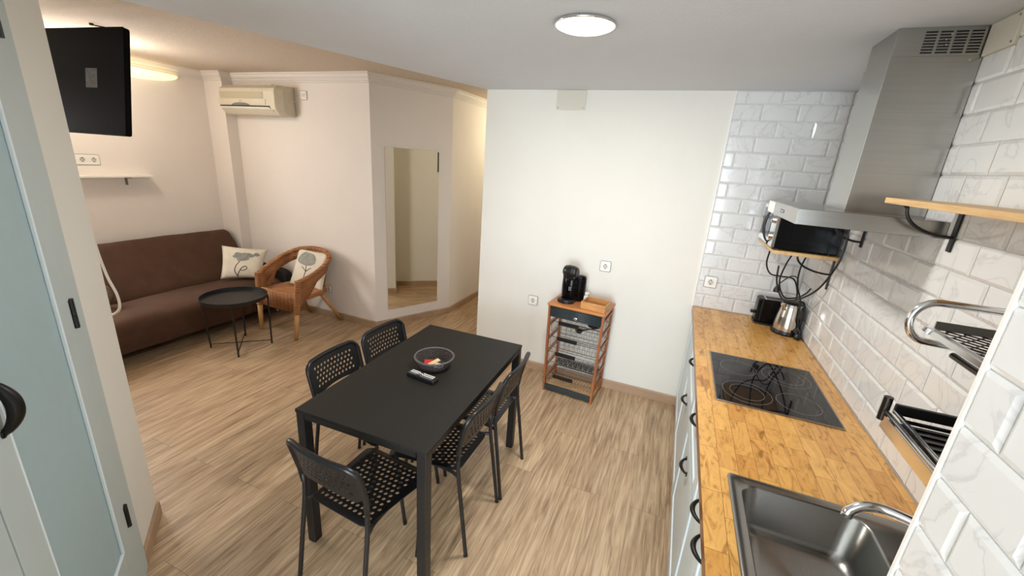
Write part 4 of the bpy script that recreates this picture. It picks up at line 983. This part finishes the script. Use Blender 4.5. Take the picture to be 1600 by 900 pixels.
# wooden box, tin
Mb = Matrix.Translation((-0.800, -0.318, ZT2)) @ Matrix.Rotation(TA2 - 0.05, 4, 'Z')
bm_ = MB(); W_, D_, Hh, tk = 0.195, 0.165, 0.055, 0.007
for a in ((0, 0, W_, tk), (0, D_ - tk, W_, D_), (0, tk, tk, D_ - tk), (W_ - tk, tk, W_, D_ - tk)): bm_.box(a[0], a[1], 0, a[2], a[3], Hh, Mb)
bm_.box(tk, tk, 0, W_ - tk, D_ - tk, 0.006, Mb)
tag(obj('wooden_box', bm_, 'box_wood', bevel=0.001), 'open wooden box on the right of the trolley top', 'box')
t = thing('capsule_tin', 'small green and white tin between the coffee machine and wooden box', 'tin', (-0.80, -0.10, ZT2))
obj('tin_body', MB().lathe([(0.030, 0), (0.030, 0.055)], (-0.812, -0.105, ZT2), 24), 'plant_green', t)
obj('lid', MB().lathe([(0.031, 0.055), (0.031, 0.064), (0.02, 0.067)], (-0.812, -0.105, ZT2), 24), 'white_packet', t)
t = thing('sachet', 'crumpled green and white sachet leaning on the tin', 'sachet', (-0.80, -0.17, ZT2))
sm = MB(); n_ = 7
for i in range(n_):
    for j in range(n_): sm.v.append((-0.835 + 0.06 * i / (n_ - 1) + random.uniform(-1, 1) * 0.002, -0.150 + 0.012 * math.sin(i * 1.7) + 0.008 * j / (n_ - 1), ZT2 + 0.003 + 0.05 * j / (n_ - 1) + random.uniform(-1, 1) * 0.002))
for i in range(n_ - 1):
    for j in range(n_ - 1): a = i * n_ + j; sm.f.append((a, a + 1, a + n_ + 1, a + n_))
o = obj('foil', sm, 'white_packet', t, smooth=True); md = o.modifiers.new('solid', 'SOLIDIFY'); md.thickness = 0.004

# ---------------------------------------------------------------- sofa
t = thing('sofa', 'dark brown covered sofa along the left wall of the living room', 'sofa', (-4.65, -1.2, 0))
def extr(profile, y0_, y1_, n=34, amp=0.006, seed=1, mat='sofa_cover', name='seat'):
    rnd = random.Random(seed); m_ = MB(); k = len(profile)
    ph = [rnd.uniform(0, 6) for _ in range(8)]
    for i in range(n + 1):
        y = y0_ + (y1_ - y0_) * i / n
        inset = 0.03 * (max(0, 1 - i / 1.5) ** 2 + max(0, 1 - (n - i) / 1.5) ** 2)
        cxp = sum(p[0] for p in profile) / k; czp = sum(p[1] for p in profile) / k
        for j, (x, z) in enumerate(profile):
            dx = amp * (math.sin(y * 9 + ph[0] + j) + math.sin(y * 23 + ph[1] + j * 2) * 0.5); dz = amp * (math.sin(y * 7 + ph[2] + j * 1.3) + 0.5 * math.sin(y * 19 + ph[3]))
            m_.v.append((x + dx + (cxp - x) * inset, y, z + dz * (0.4 if z < 0.2 else 1) + (czp - z) * inset))
    for i in range(n):
        for j in range(k): l = (j + 1) % k; m_.f.append((i * k + j, i * k + l, (i + 1) * k + l, (i + 1) * k + j))
    m_.f.append(tuple(range(k))); m_.f.append(tuple(n * k + j for j in range(k - 1, -1, -1)))
    return m_
back_p = [(-5.13, 0.25), (-5.13, 0.60), (-5.125, 0.80), (-5.10, 0.855), (-5.05, 0.875), (-4.99, 0.855), (-4.95, 0.80), (-4.82, 0.60), (-4.70, 0.44), (-4.68, 0.38), (-4.75, 0.25)]
seat_p = [(-4.80, 0.13), (-4.80, 0.36), (-4.74, 0.395), (-4.66, 0.405), (-4.50, 0.418), (-4.34, 0.418), (-4.24, 0.40), (-4.185, 0.355), (-4.17, 0.28), (-4.185, 0.18), (-4.20, 0.12), (-4.215, 0.115), (-4.23, 0.13)]
o = fixn(obj('backrest', extr(back_p, -2.05, -0.13, amp=0.003, seed=3), 'sofa_cover', t, smooth=True)); o.modifiers.new('s', 'SUBSURF').render_levels = 2
o = fixn(obj('seat', extr(seat_p, -2.05, -0.13, amp=0.005, seed=5), 'sofa_cover', t, smooth=True)); o.modifiers.new('s', 'SUBSURF').render_levels = 2
obj('underframe', MB().box(-5.0, -2.0, 0.09, -4.30, -0.2, 0.16), 'dark_fabric', t)
for x, y in ((-4.95, -1.9), (-4.40, -1.9), (-4.95, -0.25), (-4.40, -0.25)): obj('leg', MB().lathe([(0.018, 0), (0.024, 0.10)], (x, y, 0), 14), 'black_metal', t)
obj('caster', MB().lathe([(0.02, -0.009), (0.02, 0.009)], (0, 0, 0), 16, Matrix.Translation((-4.30, -0.19, 0.0205)) @ Matrix.Rotation(PI / 2, 4, 'X')).box(-4.31, -0.203, 0.02, -4.29, -0.177, 0.10), 'chrome', t)
# dark end bolster
em = MB(); ptsB = [(-4.82 + 0.0, 0.20), (-4.18, 0.20), (-4.17, 0.38)] + [(-4.30 + 0.12 * math.cos(a), 0.42 + 0.075 * math.sin(a)) for a in [PI / 2 * k / 5 for k in range(6)]] + [(-4.7, 0.52), (-4.82, 0.60)]
nB = len(ptsB); em.add([(x, -0.128, z) for x, z in ptsB] + [(x, -0.03, z) for x, z in ptsB], [tuple(range(nB)), tuple(range(2 * nB - 1, nB - 1, -1))] + [(i, (i + 1) % nB, nB + (i + 1) % nB, nB + i) for i in range(nB)])
fixn(obj('armrest', em, 'dark_fabric', t, bevel=0.02, bseg=3))
# cushions
def cushion(name, label, corners, thick, nrm, mat='cushion_cloth', n=16, flower=True, kind=0):
    TLc, TRc, BRc, BLc = [Vector(c) for c in corners]; nrm = Vector(nrm).normalized(); cen = (TLc + TRc + BRc + BLc) / 4
    t = thing(name, label, 'cushion', tuple(cen))
    rnd = random.Random(kind + 4)
    def surf(u, v, side, extra=0.0):
        p = TLc.lerp(TRc, u).lerp(BLc.lerp(BRc, u), v)
        a = max(0.0, 1 - abs(2 * u - 1) ** 2.4) * max(0.0, 1 - abs(2 * v - 1) ** 2.4)
        pinch = 0.06 * (math.sin(PI * u) * (1 if True else 0)); c = cen
        # pull the edge middles in a little so the corners point out
        eu = abs(2 * u - 1); ev = abs(2 * v - 1); k_ = 1 - 0.07 * (1 - min(eu, ev) ** 2) * max(eu, ev) ** 4
        p = c + (p - c) * k_
        wr = 0.006 * math.sin(9 * u + 4 * v + kind) * math.sin(6 * v - 5 * u + 2 * kind)
        return p + nrm * (side * (thick / 2 * math.sqrt(a) + wr * a) + extra * side)
    m_ = MB()
    for side in (1, -1):
        k0 = len(m_.v)
        for j in range(n + 1):
            for i in range(n + 1): m_.v.append(tuple(surf(i / n, j / n, side)))
        for j in range(n):
            for i in range(n):
                a = k0 + j * (n + 1) + i; q = (a, a + 1, a + n + 2, a + n + 1); m_.f.append(q if side < 0 else q[::-1])
    import bmesh
    o = obj('cushion_cover', m_, mat, t, smooth=True)
    bm = bmesh.new(); bm.from_mesh(o.data); bmesh.ops.remove_doubles(bm, verts=bm.verts, dist=0.0008); bmesh.ops.recalc_face_normals(bm, faces=bm.faces); bm.to_mesh(o.data); bm.free()
    if flower:
        def decal(nm, poly_fn, mat2, segs=26):
            d_ = MB(); cu_, cv_, loop = poly_fn; rings_ = 5
            d_.v.append(tuple(surf(cu_, cv_, 1, 0.0018)))
            for r_ in range(1, rings_ + 1):
                for (u, v) in loop: f_ = r_ / rings_; d_.v.append(tuple(surf(cu_ + (u - cu_) * f_, cv_ + (v - cv_) * f_, 1, 0.0018)))
            L_ = len(loop)
            for k in range(L_): d_.f.append((0, 1 + k, 1 + (k + 1) % L_))
            for r_ in range(rings_ - 1):
                for k in range(L_): l = (k + 1) % L_; d_.f.append((1 + r_ * L_ + k, 1 + (r_ + 1) * L_ + k, 1 + (r_ + 1) * L_ + l, 1 + r_ * L_ + l))
            obj(nm, d_, mat2, t, smooth=True)
        if kind == 0:
            for (cu_, cv_, ru, rv, ph) in ((0.42, 0.28, 0.13, 0.10, 0.3), (0.60, 0.26, 0.15, 0.09, 1.2), (0.50, 0.38, 0.14, 0.08, 2.0), (0.80, 0.22, 0.07, 0.06, 0.2)):
                decal('printed_flower', (cu_, cv_, [(cu_ + ru * math.cos(a) * (1 + 0.2 * math.sin(3 * a + ph)), cv_ + rv * math.sin(a) * (1 + 0.15 * math.sin(2 * a + ph))) for a in [2 * PI * k / 26 for k in range(26)]]), 'flower_grey')
            for st_ in ([(0.46, 0.45), (0.38, 0.60), (0.36, 0.75), (0.42, 0.9), (0.44, 0.96)], [(0.60, 0.60), (0.52, 0.66), (0.46, 0.80), (0.43, 0.93)], [(0.60, 0.60), (0.64, 0.66), (0.56, 0.74), (0.50, 0.72)]):
                ps = bez([(u, v, 0) for u, v in st_], 6); obj('printed_stem', MB().tube([surf(p.x, p.y, 1, 0.001) for p in ps], 0.0035, 5), 'flower_stem', t)
        else:
            decal('printed_flower', (0.42, 0.28, [(0.42 + 0.27 * math.cos(a) * (1 + 0.10 * math.sin(3 * a)), 0.28 + 0.20 * math.sin(a) * (1 + 0.12 * math.sin(2 * a + 1))) for a in [2 * PI * k / 30 for k in range(30)]]), 'flower_grey')
            for st_ in ([(0.46, 0.46), (0.48, 0.58), (0.46, 0.72), (0.42, 0.86)], [(0.34, 0.50), (0.42, 0.56), (0.48, 0.60)], [(0.62, 0.50), (0.54, 0.56), (0.48, 0.62)]):
                ps = bez([(u, v, 0) for u, v in st_], 6); obj('printed_stem', MB().tube([surf(p.x, p.y, 1, 0.001) for p in ps], 0.0035, 5), 'flower_stem', t)
    return t
cushion('throw_cushion', 'cream cushion with grey flower print on the right end of the sofa', [(-4.66, -0.47, 0.775), (-4.40, -0.14, 0.715), (-4.30, -0.33, 0.435), (-4.58, -0.585, 0.440)], 0.13, (0.62, -0.72, 0.32), kind=0)
cushion('throw_cushion', 'cream cushion with a large grey rose print in the wicker armchair', [(-3.985, -0.085, 0.785), (-3.53, -0.075, 0.785), (-3.50, -0.27, 0.415), (-3.92, -0.31, 0.43)], 0.10, (0.10, -0.80, 0.5), kind=1)
t = thing('furry_cushion', 'round grey brown furry cushion on the sofa behind the white cable', 'cushion', (-4.62, -1.66, 0.43))
fm = MB(); M = Matrix.Translation((-4.60, -1.60, 0.535)) @ Matrix.Rotation(math.radians(70), 4, 'Y') @ Matrix.Rotation(0.3, 4, 'X')
fm.lathe([(0.0, -0.06), (0.06, -0.058), (0.10, -0.035), (0.115, 0), (0.10, 0.035), (0.06, 0.058), (0.0, 0.06)], (0, 0, 0), 32, M, cap=False)
fm.v = [tuple(Vector(p) + Vector((random.uniform(-1, 1), random.uniform(-1, 1), random.uniform(-1, 1))) * 0.004) for p in fm.v]
obj('fur_cover', fm, 'fur', t, smooth=True)

# ---------------------------------------------------------------- side table
t = thing('tray_table', 'round black metal tray table in front of the sofa', 'side table', (-3.83, -0.945, 0))
cx, cy, zt = -3.835, -0.955, 0.472; R_ = 0.262
obj('tray', MB().lathe([(0.0, 0.0), (R_ - 0.006, 0.0), (R_, 0.004), (R_ + 0.002, 0.036), (R_ - 0.003, 0.036), (R_ - 0.006, 0.006), (0.0, 0.004)], (cx, cy, zt), 56, cap=False), 'black_metal', t, smooth=False)
ft_ = [(-4.02, -1.107), (-3.642, -1.114), (-3.65, -0.776), (-4.0, -0.786)]
for (x, y) in ft_:
    dx, dy = x - cx, y - cy; L = math.hypot(dx, dy); 
    obj('leg', MB().tube([(x, y, 0.0), (cx + dx / L * (R_ + 0.004), cy + dy / L * (R_ + 0.004), zt + 0.02)], 0.0075, 8), 'black_metal', t)
obj('brace', MB().tube([(ft_[0][0], ft_[0][1], 0.035), (ft_[2][0], ft_[2][1], 0.035)], 0.0045, 6), 'black_metal', t)
obj('brace', MB().tube([(ft_[1][0], ft_[1][1], 0.042), (ft_[3][0], ft_[3][1], 0.042)], 0.0045, 6), 'black_metal', t)

# ---------------------------------------------------------------- wicker armchair
t = thing('wicker_armchair', 'brown wicker armchair with light wooden legs in the corner by the mirror', 'armchair', (-3.76, -0.30, 0))
xl, xr = -4.03, -3.50
rail = [(xr + 0.005, -0.555, 0.585), (xr + 0.045, -0.40, 0.64), (xr + 0.035, -0.22, 0.715), (xr - 0.06, -0.10, 0.775), (-3.76, -0.055, 0.80), (xl + 0.06, -0.10, 0.775), (xl - 0.035, -0.22, 0.715), (xl - 0.045, -0.40, 0.64), (xl - 0.005, -0.555, 0.585)]
rl = bez(rail, 7)
obj('arm_rail', MB().tube(rl, 0.026, 10, flat=0.8, up=(0, 0, 1)), 'wicker', t, smooth=True)
# woven band below the rail
bd = MB(); n = len(rl)
cen = Vector((-3.76, -0.35, 0.43))
for i, p in enumerate(rl):
    f_ = i / (n - 1); h_ = 0.100 + 0.08 * abs(2 * f_ - 1) ** 6
    q = p + Vector((0, 0, -h_)); q = q + (Vector((cen.x, cen.y, q.z)) - q) * 0.07
    bd.v += [tuple(p), tuple(q)]
for i in range(n - 1): bd.f.append((2 * i, 2 * i + 1, 2 * i + 3, 2 * i + 2))
o = obj('back_band', bd, 'wicker', t, smooth=True); md = o.modifiers.new('solid', 'SOLIDIFY'); md.thickness = 0.016; md.offset = 0
# side panels, front apron, seat
for sx_, x in ((1, xr), (-1, xl)):
    m_ = MB(); cols = 8
    for i in range(cols + 1):
        f_ = i / cols; idx = int(f_ * 13) if sx_ > 0 else n - 1 - int(f_ * 13); p = rl[idx]
        low = Vector((x + sx_ * 0.005, -0.555 + 0.15 * f_, 0.30 + 0.13 * f_ ** 0.8 * 1.2)); 
        for j in range(5): m_.v.append(tuple(p.lerp(low, j / 4)))
    for i in range(cols):
        for j in range(4): a = i * 5 + j; m_.f.append((a, a + 1, a + 6, a + 5))
    o = obj('side_panel', m_, 'wicker', t, smooth=True); md = o.modifiers.new('solid', 'SOLIDIFY'); md.thickness = 0.015; md.offset = 0
ap = MB(); c_ = 12
for i in range(c_ + 1):
    f_ = i / c_; x = xl + (xr - xl) * f_; yy = -0.56 - 0.025 * math.sin(PI * f_)
    for z in (0.475, 0.45, 0.36, 0.275 + 0.0 * math.sin(PI * f_)): ap.v.append((x, yy + (0.03 if z > 0.46 else 0), z - (0.03 if z > 0.46 else 0)))
for i in range(c_):
    for j in range(3): a = i * 4 + j; ap.f.append((a, a + 1, a + 5, a + 4))
o = obj('front_apron', ap, 'wicker', t, smooth=True); md = o.modifiers.new('solid', 'SOLIDIFY'); md.thickness = 0.016; md.offset = 0
seat_pts = [(xl + 0.01, -0.56), (-3.9, -0.58), (-3.62, -0.58), (xr - 0.01, -0.56), (xr + 0.005, -0.35), (xr - 0.03, -0.19), (-3.62, -0.12), (-3.9, -0.12), (xl + 0.03, -0.19), (xl - 0.005, -0.35)]
obj('seat', MB().prism([(p.x, p.y) for p in bez([(a, b_, 0) for a, b_ in seat_pts + [seat_pts[0]]], 4)[:-1]], 0.375, 0.432), 'wicker', t, bevel=0.015, bseg=3)
for (a, z1_, b_) in (((-3.51, -0.622), 0.56, (xr + 0.005, -0.552)), ((-4.02, -0.598), 0.56, (xl - 0.005, -0.552))):
    obj('leg', MB().tube([(a[0], a[1], 0.0), (a[0] + (b_[0] - a[0]) * 0.45, a[1] + (b_[1] - a[1]) * 0.45, 0.27)], [0.018, 0.025], 12), 'pole_wood', t, smooth=True)
    wv = []; rs_ = []
    for k in range(41): f_ = 0.45 + 0.55 * k / 40; wv.append((a[0] + (b_[0] - a[0]) * f_, a[1] + (b_[1] - a[1]) * f_, 0.60 * f_)); rs_.append(0.030 + 0.004 * (k % 2))
    obj('wrapped_post', MB().tube(wv, rs_, 12), 'wicker', t)
obj('leg', MB().tube([(-3.522, 0.0, 0.0), (-3.60, -0.22, 0.40)], [0.016, 0.024], 12), 'pole_wood', t, smooth=True)
obj('leg', MB().tube([(-3.995, 0.0, 0.0), (-3.93, -0.22, 0.40)], [0.016, 0.024], 12), 'pole_wood', t, smooth=True)
obj('back_post', MB().tube([(-3.58, -0.17, 0.40), (-3.59, -0.10, 0.74)], 0.012, 8).tube([(-3.94, -0.17, 0.40), (-3.93, -0.10, 0.74)], 0.012, 8).tube([(-3.76, -0.13, 0.40), (-3.76, -0.08, 0.74)], 0.012, 8), 'wicker', t)
